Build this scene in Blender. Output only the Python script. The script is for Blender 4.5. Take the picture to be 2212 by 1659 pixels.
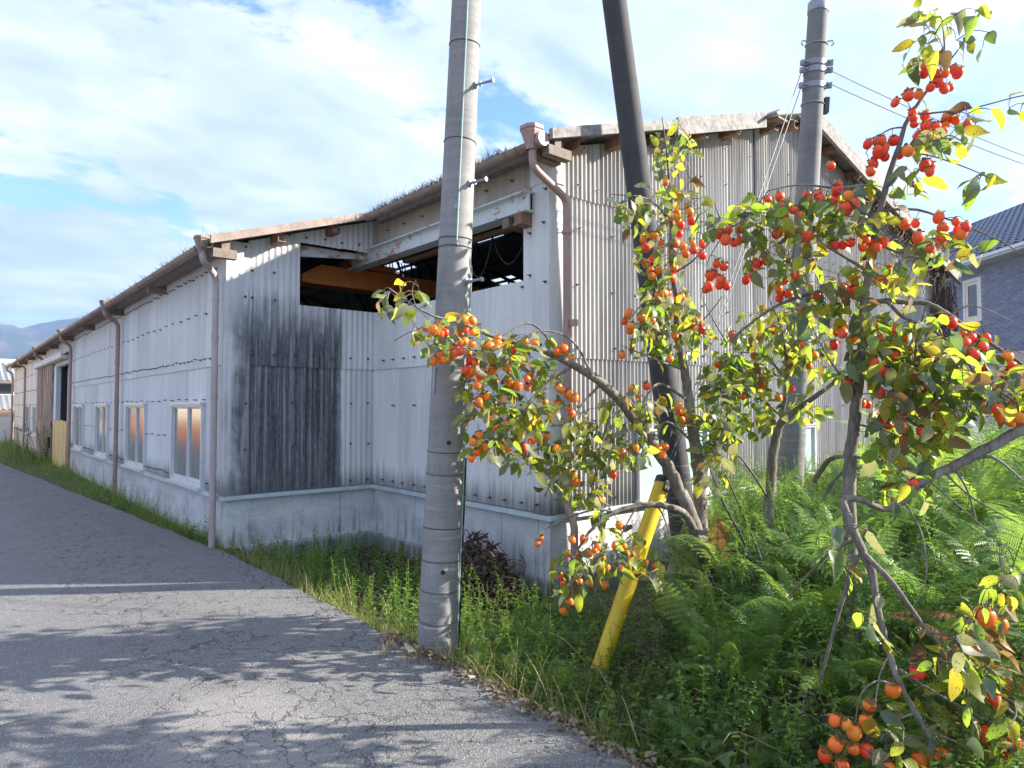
import bpy, math, random
import numpy as np
from mathutils import Matrix, Vector, Euler

random.seed(7); rng = np.random.default_rng(11)
for o in list(bpy.data.objects): bpy.data.objects.remove(o)
scene = bpy.context.scene
COL = scene.collection
rad = math.radians

# ------------------------------------------------------------------ camera, sky, sun, exposure
EYE = Vector((0.0, 0.0, 1.6)); HEADING = rad(40.46); PITCH = math.atan(49.5/1440)
cam_d = bpy.data.cameras.new('camera'); cam = bpy.data.objects.new('camera', cam_d); COL.objects.link(cam)
cam_d.sensor_width = 36; cam_d.lens = 1440/2212*36; cam_d.clip_start = .05; cam_d.clip_end = 20000
cam.location = EYE; cam.rotation_euler = (math.pi/2+PITCH, 0, -HEADING)
scene.camera = cam
scene.render.resolution_x = 1024; scene.render.resolution_y = 768
scene.view_settings.view_transform = 'Standard'; scene.view_settings.look = 'None'
scene.view_settings.gamma = 1; scene.view_settings.use_curve_mapping = False
scene.view_settings.exposure = 2.12
scene.cycles.max_bounces = 6; scene.cycles.transparent_max_bounces = 8

SUN_EL = rad(26.5); SUN_DIR = Vector((.785, -.62, 0)).normalized()      # horizontal direction towards the sun
sun_d = bpy.data.lights.new('sun', 'SUN'); sun_d.energy = 4.0; sun_d.angle = rad(.5); sun_d.color = (1, .93, .82)
sun = bpy.data.objects.new('sun', sun_d); COL.objects.link(sun)
sv = Vector((SUN_DIR.x*math.cos(SUN_EL), SUN_DIR.y*math.cos(SUN_EL), math.sin(SUN_EL)))
sun.rotation_euler = (-sv).to_track_quat('-Z', 'Y').to_euler(); sun.location = (20, -10, 20)

class NT:
    def __init__(s, tree): s.t = tree; s.ns = tree.nodes; s.ns.clear()
    def n(s, ty, ins=None, **kw):
        x = s.ns.new(ty)
        for k, v in kw.items(): setattr(x, k, v)
        for k, v in (ins or {}).items():
            sk = x.inputs[k]
            if isinstance(v, bpy.types.NodeSocket): s.t.links.new(v, sk)
            elif isinstance(v, bpy.types.Node): s.t.links.new(v.outputs[0], sk)
            else:
                if isinstance(v, (tuple, list)) and len(v) == 3 and sk.type == 'RGBA': v = (*v, 1)
                sk.default_value = v
        return x
    def m(s, op, a, b=0.0, c=0.0, clamp=False):
        return s.n('ShaderNodeMath', {0: a, 1: b, 2: c}, operation=op, use_clamp=clamp).outputs[0]
    def vm(s, op, a, b=(0, 0, 0)):
        return s.n('ShaderNodeVectorMath', {0: a, 1: b}, operation=op).outputs[0]
    def noise(s, vec, scale, detail=3, rough=.55, dist=0, out='Fac'):
        d = {'Scale': scale, 'Detail': detail, 'Roughness': rough, 'Distortion': dist}
        if vec is not None: d['Vector'] = vec
        return s.n('ShaderNodeTexNoise', d).outputs[out]
    def ramp(s, f, *stops):
        r = s.n('ShaderNodeValToRGB', {0: f}); e = r.color_ramp.elements
        while len(e) < len(stops): e.new(.5)
        for i, (p, c) in enumerate(stops):
            e[i].position = p; e[i].color = (c, c, c, 1) if isinstance(c, (int, float)) else (*c, 1)
        return r.outputs[0]
    def mix(s, f, a, b, bt='MIX'):
        return s.n('ShaderNodeMix', {0: f, 6: a, 7: b}, data_type='RGBA', blend_type=bt).outputs[2]
    def sstep(s, x, a, b):
        return s.n('ShaderNodeMapRange', {0: x, 1: a, 2: b, 3: 0., 4: 1.}, interpolation_type='SMOOTHSTEP').outputs[0]
    def bump(s, h, strength=.3, dist=.01, normal=None):
        d = {'Height': h, 'Strength': strength, 'Distance': dist}
        if normal is not None: d['Normal'] = normal
        return s.n('ShaderNodeBump', d).outputs[0]
    def xyz(s, v): r = s.n('ShaderNodeSeparateXYZ', {0: v}); return r.outputs
    def comb(s, x, y, z): return s.n('ShaderNodeCombineXYZ', {0: x, 1: y, 2: z}).outputs[0]

SKYLOC = (7.7, 0.9, 0)
world = bpy.data.worlds.new('World'); scene.world = world; world.use_nodes = True
w = NT(world.node_tree)
sky = w.n('ShaderNodeTexSky', sky_type='NISHITA', sun_disc=False, sun_elevation=SUN_EL,
          sun_rotation=math.atan2(SUN_DIR.x, SUN_DIR.y), altitude=300, air_density=1.0, dust_density=.6, ozone_density=1.6)
tc = w.n('ShaderNodeTexCoord').outputs['Generated']
dx, dy, dz = w.xyz(tc)
den = w.m('ADD', w.m('MAXIMUM', dz, 0.0), .22)
cp = w.comb(w.m('DIVIDE', dx, den), w.m('DIVIDE', dy, den), 0.0)
cps = w.n('ShaderNodeMapping', {'Vector': cp, 'Location': SKYLOC, 'Rotation': (0, 0, rad(-25)), 'Scale': (1.0, 1.5, 1)}).outputs[0]
n1 = w.noise(cps, 1.15, 10, .66, .35)
n2 = w.noise(cps, 4.2, 6, .6, .2)
dens = w.m('ADD', w.m('MULTIPLY', n1, .74), w.m('MULTIPLY', n2, .26))
cover = w.sstep(dens, .385, .46)
shade = w.noise(w.vm('ADD', cps, (4.1, .3, 0)), 2.2, 7, .58, .3)
ccol = w.ramp(shade, (.32, (2.4, 3.0, 4.9)), (.52, (3.5, 3.95, 5.2)), (.70, (5.1, 5.25, 5.6)))
blue = w.mix(1.0, sky.outputs[0], (.9, 1.12, 1.65), 'MULTIPLY')
veil = w.m('MULTIPLY', w.sstep(dz, .34, .03), .85)
thin = w.m('MAXIMUM', cover, veil)
final = w.mix(thin, blue, ccol)
bg = w.n('ShaderNodeBackground', {'Color': final, 'Strength': .061})
wo = w.n('ShaderNodeOutputWorld', {'Surface': bg})

# ------------------------------------------------------------------ measured bearings -> points
_f = Vector((math.sin(HEADING)*math.cos(PITCH), math.cos(HEADING)*math.cos(PITCH), math.sin(PITCH)))
_r = Vector((math.cos(HEADING), -math.sin(HEADING), 0)); _u = _r.cross(_f)
def at(u, v, d):                                   # a sighted point at a surveyed distance d
    return EYE + (_f + _r*((u-1106)/1440) - _u*((v-829.5)/1440))*d

# ------------------------------------------------------------------ mesh helpers
class MB:
    def __init__(s): s.v = []; s.f = []
    def add(s, vs, fs):
        b = len(s.v); s.v.extend(tuple(p) for p in vs); s.f.extend(tuple(i+b for i in f) for f in fs); return s
    def box(s, x0, x1, y0, y1, z0, z1):
        return s.add([(x0,y0,z0),(x1,y0,z0),(x1,y1,z0),(x0,y1,z0),(x0,y0,z1),(x1,y0,z1),(x1,y1,z1),(x0,y1,z1)],
                     [(0,3,2,1),(4,5,6,7),(0,1,5,4),(1,2,6,5),(2,3,7,6),(3,0,4,7)])
    def obox(s, c, ax, ay, az):                    # box from centre and three half-axis vectors
        c = Vector(c); ax = Vector(ax); ay = Vector(ay); az = Vector(az)
        vs = [c+ax*i+ay*j+az*k for k in (-1,1) for (i,j) in ((-1,-1),(1,-1),(1,1),(-1,1))]
        return s.add(vs, [(0,3,2,1),(4,5,6,7),(0,1,5,4),(1,2,6,5),(2,3,7,6),(3,0,4,7)])
    def tube(s, pts, rs, n=10, cap=True):
        pts = [Vector(p) for p in pts]
        if isinstance(rs, (int, float)): rs = [rs]*len(pts)
        ref = None; vs = []; fs = []
        for i, p in enumerate(pts):
            t = (pts[min(i+1, len(pts)-1)]-pts[max(i-1, 0)]).normalized()
            if ref is None: ref = t.orthogonal().normalized()
            else: ref = (ref-t*ref.dot(t)); ref = ref.normalized() if ref.length > 1e-5 else t.orthogonal().normalized()
            b = t.cross(ref)
            for k in range(n):
                a = 2*math.pi*k/n; vs.append(p+(ref*math.cos(a)+b*math.sin(a))*rs[i])
        m = len(pts)
        for i in range(m-1):
            for k in range(n): fs.append((i*n+k, i*n+(k+1) % n, (i+1)*n+(k+1) % n, (i+1)*n+k))
        if cap: fs.append(tuple(range(n-1, -1, -1))); fs.append(tuple(range((m-1)*n, m*n)))
        return s.add(vs, fs)
    def quad(s, *p): return s.add(p, [tuple(range(len(p)))])
    def mesh(s, name, smooth=False):
        me = bpy.data.meshes.new(name); me.from_pydata(s.v, [], s.f); me.update()
        if smooth: me.polygons.foreach_set('use_smooth', [True]*len(me.polygons)); me.set_sharp_from_angle(angle=rad(48))
        return me
def link(name, me, mat=None, parent=None, mx=None):
    o = bpy.data.objects.new(name, me); COL.objects.link(o)
    if mat is not None and me is not None and not me.materials: me.materials.append(mat)
    if parent is not None:
        o.parent = parent
        o.matrix_parent_inverse = WM[parent.name].inverted()
    if mx is not None: o.matrix_basis = mx
    WM[o.name] = mx.copy() if mx is not None else Matrix.Identity(4)
    return o
WM = {}
def part(name, mb, mat, parent, smooth=False, label=None):
    o = link(name, mb.mesh(name, smooth), mat, parent)
    if label: o['label'] = label
    return o
def tag(o, label, cat, group=None):
    o['label'] = label; o['category'] = cat
    if group: o['group'] = group
    return o
def thing(name, label, cat, loc=(0, 0, 0), group=None):
    o = link(name, None, mx=Matrix.Translation(loc)); o.empty_display_size = .2
    return tag(o, label, cat, group)
def struct(name, mb, mat, smooth=False):
    o = link(name, mb.mesh(name, smooth), mat); o['kind'] = 'structure'; return o
def stuff(o): o['kind'] = 'stuff'; return o
def catmull(P, k=5):
    P = [np.array(p, float) for p in P]; out = []
    for i in range(len(P)-1):
        a, b, c, d = P[max(i-1, 0)], P[i], P[i+1], P[min(i+2, len(P)-1)]
        for j in range(k):
            t = j/k; out.append(.5*((2*b)+(c-a)*t+(2*a-5*b+4*c-d)*t*t+(3*b-a-3*c+d)*t**3))
    out.append(P[-1]); return out
def cloud_mesh(name, tv, tf, mats):
    """merge many copies of a small template; mats is (N,4,4)"""
    tv = np.array(tv, float); tvh = np.c_[tv, np.ones(len(tv))]; M = np.asarray(mats)
    V = np.einsum('nij,kj->nki', M, tvh)[:, :, :3].reshape(-1, 3)
    n = len(M); k = len(tv); me = bpy.data.meshes.new(name)
    L = np.concatenate([np.array(f) for f in tf]); ls = np.array([len(f) for f in tf])
    loops = (L[None, :]+np.arange(n)[:, None]*k).reshape(-1)
    tot = np.tile(ls, n); start = np.r_[0, np.cumsum(tot)[:-1]]
    me.vertices.add(len(V)); me.vertices.foreach_set('co', V.reshape(-1).astype(np.float32))
    me.loops.add(len(loops)); me.loops.foreach_set('vertex_index', loops.astype(np.int32))
    me.polygons.add(len(tot)); me.polygons.foreach_set('loop_start', start.astype(np.int32))
    me.polygons.foreach_set('use_smooth', np.ones(len(tot), bool))
    me.update(calc_edges=True); me.validate(); return me
def rotm(euler): return np.array(Euler(euler).to_matrix())
def xf(loc, e, sc):
    m = np.eye(4); m[:3, :3] = rotm(e)*(np.array(sc) if not np.isscalar(sc) else sc); m[:3, 3] = loc; return m
def mx_dir(loc, z, y_hint=(0, 0, 1), sc=1, roll=0):
    """local +Y along z-direction given (growth axis), local +Z near hint"""
    y = Vector(z).normalized(); h = Vector(y_hint); zz = (h-y*h.dot(y))
    zz = zz.normalized() if zz.length > 1e-4 else y.orthogonal().normalized()
    x = y.cross(zz); m = Matrix((x, y, zz)).transposed().to_4x4()
    return Matrix.Translation(loc) @ m @ Matrix.Rotation(roll, 4, 'Y') @ Matrix.Scale(sc, 4)

# ------------------------------------------------------------------ materials
def M(name):
    m = bpy.data.materials.new(name); m.use_nodes = True; return m, NT(m.node_tree)
def fin(m, t, col, rough=.8, normal=None, **kw):
    d = {'Base Color': col, 'Roughness': rough}
    if normal is not None: d['Normal'] = normal
    d.update(kw)
    b = t.n('ShaderNodeBsdfPrincipled', d); t.n('ShaderNodeOutputMaterial', {'Surface': b}); return m
def pos(t): return t.n('ShaderNodeNewGeometry').outputs['Position']
def orand(t): return t.n('ShaderNodeObjectInfo').outputs['Random']
def simple(name, c, rough=.7, var=.25, scale=6, metallic=0, bump=.15, stretch=(1, 1, 1)):
    m, t = M(name); p = t.vm('MULTIPLY', pos(t), stretch); n = t.noise(p, scale, 5, .6); n2 = t.noise(p, scale*9, 3)
    f = t.m('ADD', t.m('MULTIPLY', n, .7), t.m('MULTIPLY', n2, .3))
    lo = tuple(max(0, x*(1-var)) for x in c); hi = tuple(min(1, x*(1+var)) for x in c)
    return fin(m, t, t.ramp(f, (.3, lo), (.7, hi)), rough, t.bump(f, bump, .01), Metallic=metallic)

def cement(name, lo, hi, streak=.5, soot=False, mould=.25):
    m, t = M(name); p = pos(t); x, y, z = t.xyz(p)
    st = t.noise(t.vm('MULTIPLY', p, (9, 9, .45)), 1.6, 5, .62)
    fine = t.noise(p, 60, 4, .6); big = t.noise(p, .9, 4)
    f = t.m('ADD', t.m('MULTIPLY', st, streak), t.m('ADD', t.m('MULTIPLY', fine, .2), t.m('MULTIPLY', big, .8-streak)))
    f = t.m('ADD', f, t.m('MULTIPLY', t.m('SUBTRACT', orand(t), .5), .16))
    c = t.ramp(f, (.28, lo), (.68, hi))
    # grime creeping up from the bottom lap and down from bolts
    g = t.m('MULTIPLY', t.sstep(t.m('ADD', z, t.m('MULTIPLY', t.noise(t.vm('MULTIPLY', p, (14, 14, 1)), 1.3, 4), -.5)), .62, .3), mould*3, clamp=True)
    c = t.mix(g, c, (.12, .12, .115))
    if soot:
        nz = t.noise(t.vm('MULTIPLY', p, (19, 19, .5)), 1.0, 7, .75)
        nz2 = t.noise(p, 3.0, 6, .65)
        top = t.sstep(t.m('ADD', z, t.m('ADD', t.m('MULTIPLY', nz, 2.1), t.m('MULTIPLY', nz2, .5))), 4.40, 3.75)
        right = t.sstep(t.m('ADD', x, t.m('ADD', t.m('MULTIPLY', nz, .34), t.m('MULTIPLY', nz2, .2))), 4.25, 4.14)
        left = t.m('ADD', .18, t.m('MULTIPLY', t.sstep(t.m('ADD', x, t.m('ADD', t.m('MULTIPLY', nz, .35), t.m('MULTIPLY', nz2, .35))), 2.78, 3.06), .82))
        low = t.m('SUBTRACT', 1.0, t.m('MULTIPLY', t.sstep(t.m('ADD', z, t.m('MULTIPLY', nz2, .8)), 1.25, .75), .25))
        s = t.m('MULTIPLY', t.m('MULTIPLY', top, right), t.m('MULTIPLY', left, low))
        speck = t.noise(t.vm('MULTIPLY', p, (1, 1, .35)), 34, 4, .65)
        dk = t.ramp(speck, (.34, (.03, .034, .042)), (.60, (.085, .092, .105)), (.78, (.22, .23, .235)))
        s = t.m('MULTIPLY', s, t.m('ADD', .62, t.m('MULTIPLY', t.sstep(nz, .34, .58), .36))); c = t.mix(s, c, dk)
    return fin(m, t, c, .88, t.bump(fine, .25, .006))
MAT = {}
MAT['sheet'] = cement('sheet_side', (.53, .515, .495), (.81, .795, .77), .45)
MAT['sheet_dark'] = cement('sheet_soot', (.50, .50, .50), (.76, .76, .75), .45, soot=True)
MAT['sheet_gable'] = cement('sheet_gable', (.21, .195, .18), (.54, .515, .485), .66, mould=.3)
MAT['sheet_warm'] = cement('sheet_warm', (.36, .30, .24), (.60, .53, .45), .5, mould=0)
MAT['board'] = cement('corner_board', (.45, .44, .42), (.72, .71, .68), .35, mould=.33)
MAT['verge'] = simple('verge_cement', (.25, .235, .22), .9, .6, 16, bump=.4)
MAT['roof'] = simple('roof_cement', (.22, .21, .20), .9, .4, 7, bump=.4)

def concrete():
    m, t = M('foundation_concrete'); p = pos(t); x, y, z = t.xyz(p)
    big = t.noise(t.vm('MULTIPLY', p, (1, 1, 1.6)), 1.7, 7, .62, .6); fine = t.noise(p, 45, 4)
    st = t.noise(t.vm('MULTIPLY', p, (7, 7, .5)), 1.4, 5, .65)
    c = t.ramp(t.m('ADD', t.m('MULTIPLY', big, .65), t.m('MULTIPLY', fine, .35)), (.3, (.36, .365, .37)), (.5, (.56, .56, .555)), (.7, (.72, .72, .70)))
    mo = t.m('MULTIPLY', t.sstep(st, .50, .66), t.sstep(t.m('ADD', z, t.m('MULTIPLY', big, .5)), .72, .15))
    c = t.mix(t.m('MULTIPLY', mo, .8), c, (.10, .10, .10))
    base = t.sstep(t.m('ADD', z, t.m('MULTIPLY', st, .16)), .06, -.04)
    drip = t.ramp(t.noise(t.vm('MULTIPLY', p, (16, 16, .25)), 1.5, 4), (.42, (.17, .175, .175)), (.66, (.42, .42, .41)))
    c = t.mix(base, c, drip)
    return fin(m, t, c, .9, t.bump(t.m('ADD', fine, big), .3, .01))
MAT['concrete'] = concrete()
MAT['flash'] = simple('flashing_paint', (.50, .57, .58), .5, .18, 5, bump=.08)
MAT['pipe'] = simple('downspout_brown', (.37, .24, .20), .5, .3, 4, bump=.1, stretch=(1, 1, .3))
MAT['pipe_dull'] = simple('downspout_dull', (.40, .34, .325), .55, .25, 4, bump=.1, stretch=(1, 1, .3))
MAT['gutter'] = simple('gutter_old', (.27, .20, .165), .6, .4, 8, bump=.2)
MAT['rust'] = simple('rusty_steel', (.24, .13, .085), .8, .5, 14, bump=.4)
MAT['steel_dark'] = simple('bolt_steel', (.06, .06, .065), .5, .3, 30)
MAT['timber'] = simple('eave_timber', (.20, .155, .125), .85, .4, 10, bump=.3)
MAT['galv'] = simple('galvanised', (.28, .295, .31), .5, .25, 9, metallic=.4)
MAT['alu'] = simple('window_alu', (.62, .63, .62), .4, .1, 5, bump=.02)
MAT['black'] = simple('black_plastic', (.015, .015, .017), .45, .2, 10)
MAT['cable'] = simple('cable_black', (.012, .012, .014), .5, .2, 10)
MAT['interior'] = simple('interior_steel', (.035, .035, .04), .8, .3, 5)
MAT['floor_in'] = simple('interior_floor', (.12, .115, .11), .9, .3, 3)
MAT['crane'] = simple('crane_orange', (.78, .27, .05), .55, .2, 6)
MAT['cream'] = simple('cream_render', (.72, .64, .48), .85, .1, 3)
MAT['white'] = simple('white_panel', (.66, .68, .70), .6, .1, 3)
MAT['tile_grey'] = simple('grey_tile', (.22, .23, .245), .55, .35, 6)
MAT['tile_navy'] = simple('navy_tile', (.055, .075, .125), .32, .35, 9, bump=.05)
MAT['wire'] = simple('wire_steel', (.11, .115, .12), .5, .2, 9, metallic=.5)
MAT['wire_green'] = simple('wire_green', (.34, .50, .46), .5, .1, 9)

def paint_beam():
    m, t = M('beam_paint'); p = pos(t); n = t.noise(p, 5, 7, .7, .4); n2 = t.noise(t.vm('MULTIPLY', p, (1, 1, 4)), 9, 5, .65)
    r = t.sstep(t.m('ADD', t.m('MULTIPLY', n, .6), t.m('MULTIPLY', n2, .4)), .52, .60)
    return fin(m, t, t.mix(r, (.60, .63, .62), (.40, .20, .11)), .6, t.bump(r, .2, .004))
MAT['beam'] = paint_beam()

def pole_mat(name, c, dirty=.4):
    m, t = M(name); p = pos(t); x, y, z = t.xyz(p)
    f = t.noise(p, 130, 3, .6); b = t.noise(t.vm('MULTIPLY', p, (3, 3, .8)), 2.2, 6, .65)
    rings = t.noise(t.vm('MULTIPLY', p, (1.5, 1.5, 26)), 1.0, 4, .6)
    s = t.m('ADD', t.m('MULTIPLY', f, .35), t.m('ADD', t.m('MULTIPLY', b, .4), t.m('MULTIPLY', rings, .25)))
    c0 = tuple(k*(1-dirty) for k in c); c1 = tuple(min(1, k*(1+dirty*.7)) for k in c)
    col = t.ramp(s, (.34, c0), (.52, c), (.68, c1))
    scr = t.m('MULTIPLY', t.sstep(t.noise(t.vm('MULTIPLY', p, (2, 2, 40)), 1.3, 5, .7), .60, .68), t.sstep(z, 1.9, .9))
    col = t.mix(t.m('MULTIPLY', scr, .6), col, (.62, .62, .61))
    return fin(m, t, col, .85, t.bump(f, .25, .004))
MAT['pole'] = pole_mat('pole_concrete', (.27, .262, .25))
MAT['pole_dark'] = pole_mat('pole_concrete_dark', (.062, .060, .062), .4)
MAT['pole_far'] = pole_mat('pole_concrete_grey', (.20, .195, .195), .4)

def wood_old():
    m, t = M('door_planks'); p = pos(t)
    g = t.noise(t.vm('MULTIPLY', p, (26, 26, .9)), 1.4, 6, .7); pk = t.noise(t.vm('MULTIPLY', p, (9, 9, .8)), 1.6, 5, .7)
    c = t.ramp(g, (.32, (.10, .06, .045)), (.5, (.25, .165, .12)), (.68, (.38, .29, .23)))
    c = t.mix(t.m('MULTIPLY', t.sstep(pk, .50, .60), .75), c, (.56, .53, .49))
    return fin(m, t, c, .9, t.bump(g, .5, .006))
MAT['wood'] = wood_old()
MAT['ply'] = simple('yellow_ply', (.66, .50, .22), .75, .15, 5, bump=.15, stretch=(3, 3, .3))

def glass_mat(name, base, rough, ribs=0, rb=.2):
    m, t = M(name); p = pos(t); x, y, z = t.xyz(p)
    h = t.noise(p, 55, 3)
    if ribs: h = t.m('ADD', t.m('MULTIPLY', h, .5), t.m('SINE', t.m('MULTIPLY', z, ribs)))
    return fin(m, t, t.mix(t.noise(p, 2, 3), base, tuple(k*.75 for k in base)), rough, t.bump(h, rb, .004), **{'Specular IOR Level': .9, 'Coat Weight': .5, 'Coat Roughness': rough*.7})
MAT['frost'] = glass_mat('frosted_glass', (.20, .25, .235), .14, 260, .04)
MAT['frost_green'] = glass_mat('frosted_glass_green', (.42, .60, .53), .3, 0)
MAT['glass'] = glass_mat('dark_glass', (.03, .035, .04), .06, 0, .02)

def yellow():
    m, t = M('guard_yellow'); p = pos(t); n = t.noise(p, 7, 5); f = t.noise(p, 70, 3)
    c = t.ramp(n, (.3, (.62, .42, .012)), (.7, (.78, .56, .03)))
    c = t.mix(t.m('MULTIPLY', t.sstep(t.noise(p, 22, 5, .7), .60, .72), .45), c, (.30, .24, .10))
    return fin(m, t, c, .42, t.bump(f, .1, .003))
MAT['yellow'] = yellow()

def asphalt():
    m, t = M('asphalt'); p = pos(t); x, y, z = t.xyz(p)
    vo = t.n('ShaderNodeTexVoronoi', {'Vector': p, 'Scale': 95., 'Randomness': 1.}); vd = vo.outputs['Distance']; vc = t.xyz(vo.outputs['Color'])[0]
    vo2 = t.n('ShaderNodeTexVoronoi', {'Vector': p, 'Scale': 165.}).outputs['Distance']
    chip = t.m('MULTIPLY', t.sstep(vd, .52, .22), t.sstep(vc, .15, .8))
    base = t.mix(t.noise(p, 1.2, 6, .62), (.112, .109, .107), (.178, .173, .168))
    stone = t.ramp(vc, (.2, (.19, .19, .195)), (.6, (.28, .277, .27)), (.95, (.36, .355, .345)))
    c = t.mix(t.m('MULTIPLY', chip, .9), base, stone)
    # repaired, dusty patch
    d = t.vm('MULTIPLY', t.vm('SUBTRACT', p, (1.12, 3.4, 0)), (1.5, 1.05, 0)); dd = t.n('ShaderNodeVectorMath', {0: d}, operation='LENGTH').outputs['Value']
    pt = t.sstep(t.m('ADD', dd, t.m('MULTIPLY', t.noise(p, 3, 5, .6), .5)), .98, .72)
    c = t.mix(t.m('MULTIPLY', pt, .30), c, (.36, .33, .30))
    dust = t.sstep(t.noise(p, 2.6, 6, .7, .5), .60, .74)
    c = t.mix(t.m('MULTIPLY', dust, .28), c, (.36, .31, .24))
    # alligator cracks, gathered in a lane
    pw = t.vm('ADD', p, t.vm('MULTIPLY', t.vm('SUBTRACT', t.noise(p, 3.2, 5, .6, 0, 'Color'), (.5, .5, .5)), (.5, .5, 0)))
    lane = t.m('ABSOLUTE', t.m('SUBTRACT', x, t.m('ADD', 1.15, t.m('MULTIPLY', t.noise(p, .5, 2), .5))))
    lm = t.sstep(t.m('ADD', lane, t.m('MULTIPLY', t.noise(p, 1.1, 4), .9)), 1.35, .75)
    e1 = t.n('ShaderNodeTexVoronoi', {'Vector': pw, 'Scale': 7.5}, feature='DISTANCE_TO_EDGE').outputs['Distance']
    e2 = t.n('ShaderNodeTexVoronoi', {'Vector': t.vm('ADD', pw, (7, 3, 0)), 'Scale': 1.1}, feature='DISTANCE_TO_EDGE').outputs['Distance']
    wv = t.noise(p, 4.5, 3)
    c1 = t.m('MULTIPLY', t.m('MULTIPLY', t.sstep(e1, .035, .010), lm), t.sstep(wv, .38, .50))
    c2 = t.m('MULTIPLY', t.sstep(e2, .0065, .002), t.sstep(t.noise(p, .9, 3), .42, .52))
    cr = t.m('MAXIMUM', c1, c2)
    c = t.mix(t.m('MULTIPLY', cr, .72), c, (.03, .03, .032))
    h = t.m('ADD', t.m('MULTIPLY', vd, -.9), t.m('MULTIPLY', vo2, -.4)); h = t.m('ADD', h, t.m('MULTIPLY', cr, -2.6))
    return fin(m, t, c, .82, t.bump(h, .55, .005))
MAT['asphalt'] = asphalt()

def soil():
    m, t = M('soil'); p = pos(t)
    f = t.noise(p, 9, 8, .7); c = t.ramp(f, (.3, (.035, .028, .02)), (.5, (.085, .07, .045)), (.7, (.16, .13, .085)))
    g = t.sstep(t.noise(p, 1.4, 5), .45, .6); c = t.mix(t.m('MULTIPLY', g, .6), c, (.05, .085, .02))
    return fin(m, t, c, .95, t.bump(f, .8, .03))
MAT['soil'] = soil()
def field():
    m, t = M('field'); p = pos(t); f = t.noise(p, .05, 8, .65)
    return fin(m, t, t.ramp(f, (.35, (.06, .08, .03)), (.6, (.20, .17, .09))), .95)
MAT['field'] = field()

def leafy(name, lo, hi, tr, spots=0., rough=.45, trans=.45, island=False, spec=.4, spot_col=(.05, .035, .012), scale=1.0):
    m, t = M(name); g = t.n('ShaderNodeNewGeometry'); p = g.outputs['Position']
    r = g.outputs['Random Per Island'] if island else orand(t)
    r2 = t.m('FRACT', t.m('MULTIPLY', r, 17.31))
    c = t.mix(r, lo, hi); k = t.noise(p, 14*scale, 4)
    c = t.mix(t.m('MULTIPLY', k, .5), c, tuple(q*.6 for q in lo))
    tc_ = t.mix(r2, tr, tuple(q*.55 for q in tr)); tc_ = t.mix(t.m('MULTIPLY', t.sstep(k, .45, .7), .5), tc_, hi)
    if spots:
        s = t.m('MULTIPLY', t.sstep(t.noise(p, 120*scale, 2, .5), .60, .66), t.sstep(t.m('ADD', r2, t.m('MULTIPLY', t.noise(p, 22*scale, 2), .5)), .45, .8))
        s = t.m('MULTIPLY', s, spots); c = t.mix(s, c, spot_col); tc_ = t.mix(s, tc_, spot_col)
    b = t.n('ShaderNodeBsdfPrincipled', {'Base Color': c, 'Roughness': rough, 'Specular IOR Level': spec, 'Normal': t.bump(k, .2, .004)})
    tb = t.n('ShaderNodeBsdfTranslucent', {'Color': tc_})
    mx = t.n('ShaderNodeMixShader', {0: trans, 1: b, 2: tb}); t.n('ShaderNodeOutputMaterial', {'Surface': mx}); return m
LEAFSETS = {}
for isl in (False, True):
    s_ = '_cloud' if isl else ''
    LEAFSETS[isl] = [leafy('leaf_green'+s_, (.09, .16, .05), (.20, .28, .08), (.50, .74, .05), 1, .38, .5, isl),
                     leafy('leaf_yellowgreen'+s_, (.20, .25, .045), (.34, .36, .07), (.80, .84, .06), 1, .42, .55, isl),
                     leafy('leaf_dull'+s_, (.20, .21, .12), (.34, .34, .20), (.52, .52, .17), .7, .5, .42, isl),
                     leafy('leaf_dark'+s_, (.06, .10, .065), (.13, .18, .11), (.30, .46, .08), .4, .24, .34, isl, .7),
                     leafy('leaf_yellow'+s_, (.34, .26, .03), (.45, .34, .05), (.85, .70, .05), 1, .45, .55, isl),
                     leafy('leaf_brown'+s_, (.12, .07, .03), (.26, .18, .09), (.45, .26, .08), .4, .6, .35, isl)]
MAT['fern'] = leafy('fern_green', (.09, .19, .07), (.22, .34, .14), (.45, .70, .12), 0, .38, .48)
MAT['fern_light'] = leafy('fern_light', (.17, .30, .06), (.30, .42, .11), (.60, .82, .12), 0, .42, .5)
MAT['fern_dead'] = leafy('fern_dead', (.26, .10, .035), (.42, .17, .06), (.55, .22, .06), 0, .7, .35)
MAT['weed'] = leafy('weed_leaves', (.10, .18, .035), (.26, .38, .08), (.52, .78, .08), 0, .5, .45, True)
MAT['weed_dark'] = leafy('thicket_leaves', (.06, .11, .035), (.16, .24, .07), (.38, .58, .08), 0, .45, .4, True)
MAT['grass'] = leafy('grass_blades', (.12, .20, .035), (.32, .40, .10), (.45, .55, .08), 0, .55, .4, True)
MAT['straw'] = leafy('straw', (.30, .23, .10), (.48, .39, .20), (.5, .4, .16), 0, .7, .3, True)
MAT['litter'] = leafy('leaf_litter', (.14, .09, .05), (.38, .31, .22), (.2, .14, .07), 0, .8, .15, True)
MAT['dead_vine'] = leafy('dead_vines', (.08, .055, .042), (.25, .175, .125), (.12, .07, .04), 0, .85, .15, True)
MAT['moss'] = leafy('roof_moss', (.06, .07, .02), (.17, .16, .06), (.2, .2, .06), 0, .9, .2, True)
def bark(name, lo, hi):
    m, t = M(name); p = pos(t); f = t.noise(t.vm('MULTIPLY', p, (5, 5, 1.2)), 11, 7, .7); g = t.noise(p, 4, 5)
    c = t.mix(t.m('MULTIPLY', t.sstep(g, .5, .66), .5), t.ramp(f, (.35, lo), (.65, hi)), (.38, .37, .33))
    return fin(m, t, c, .9, t.bump(f, .6, .008))
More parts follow.
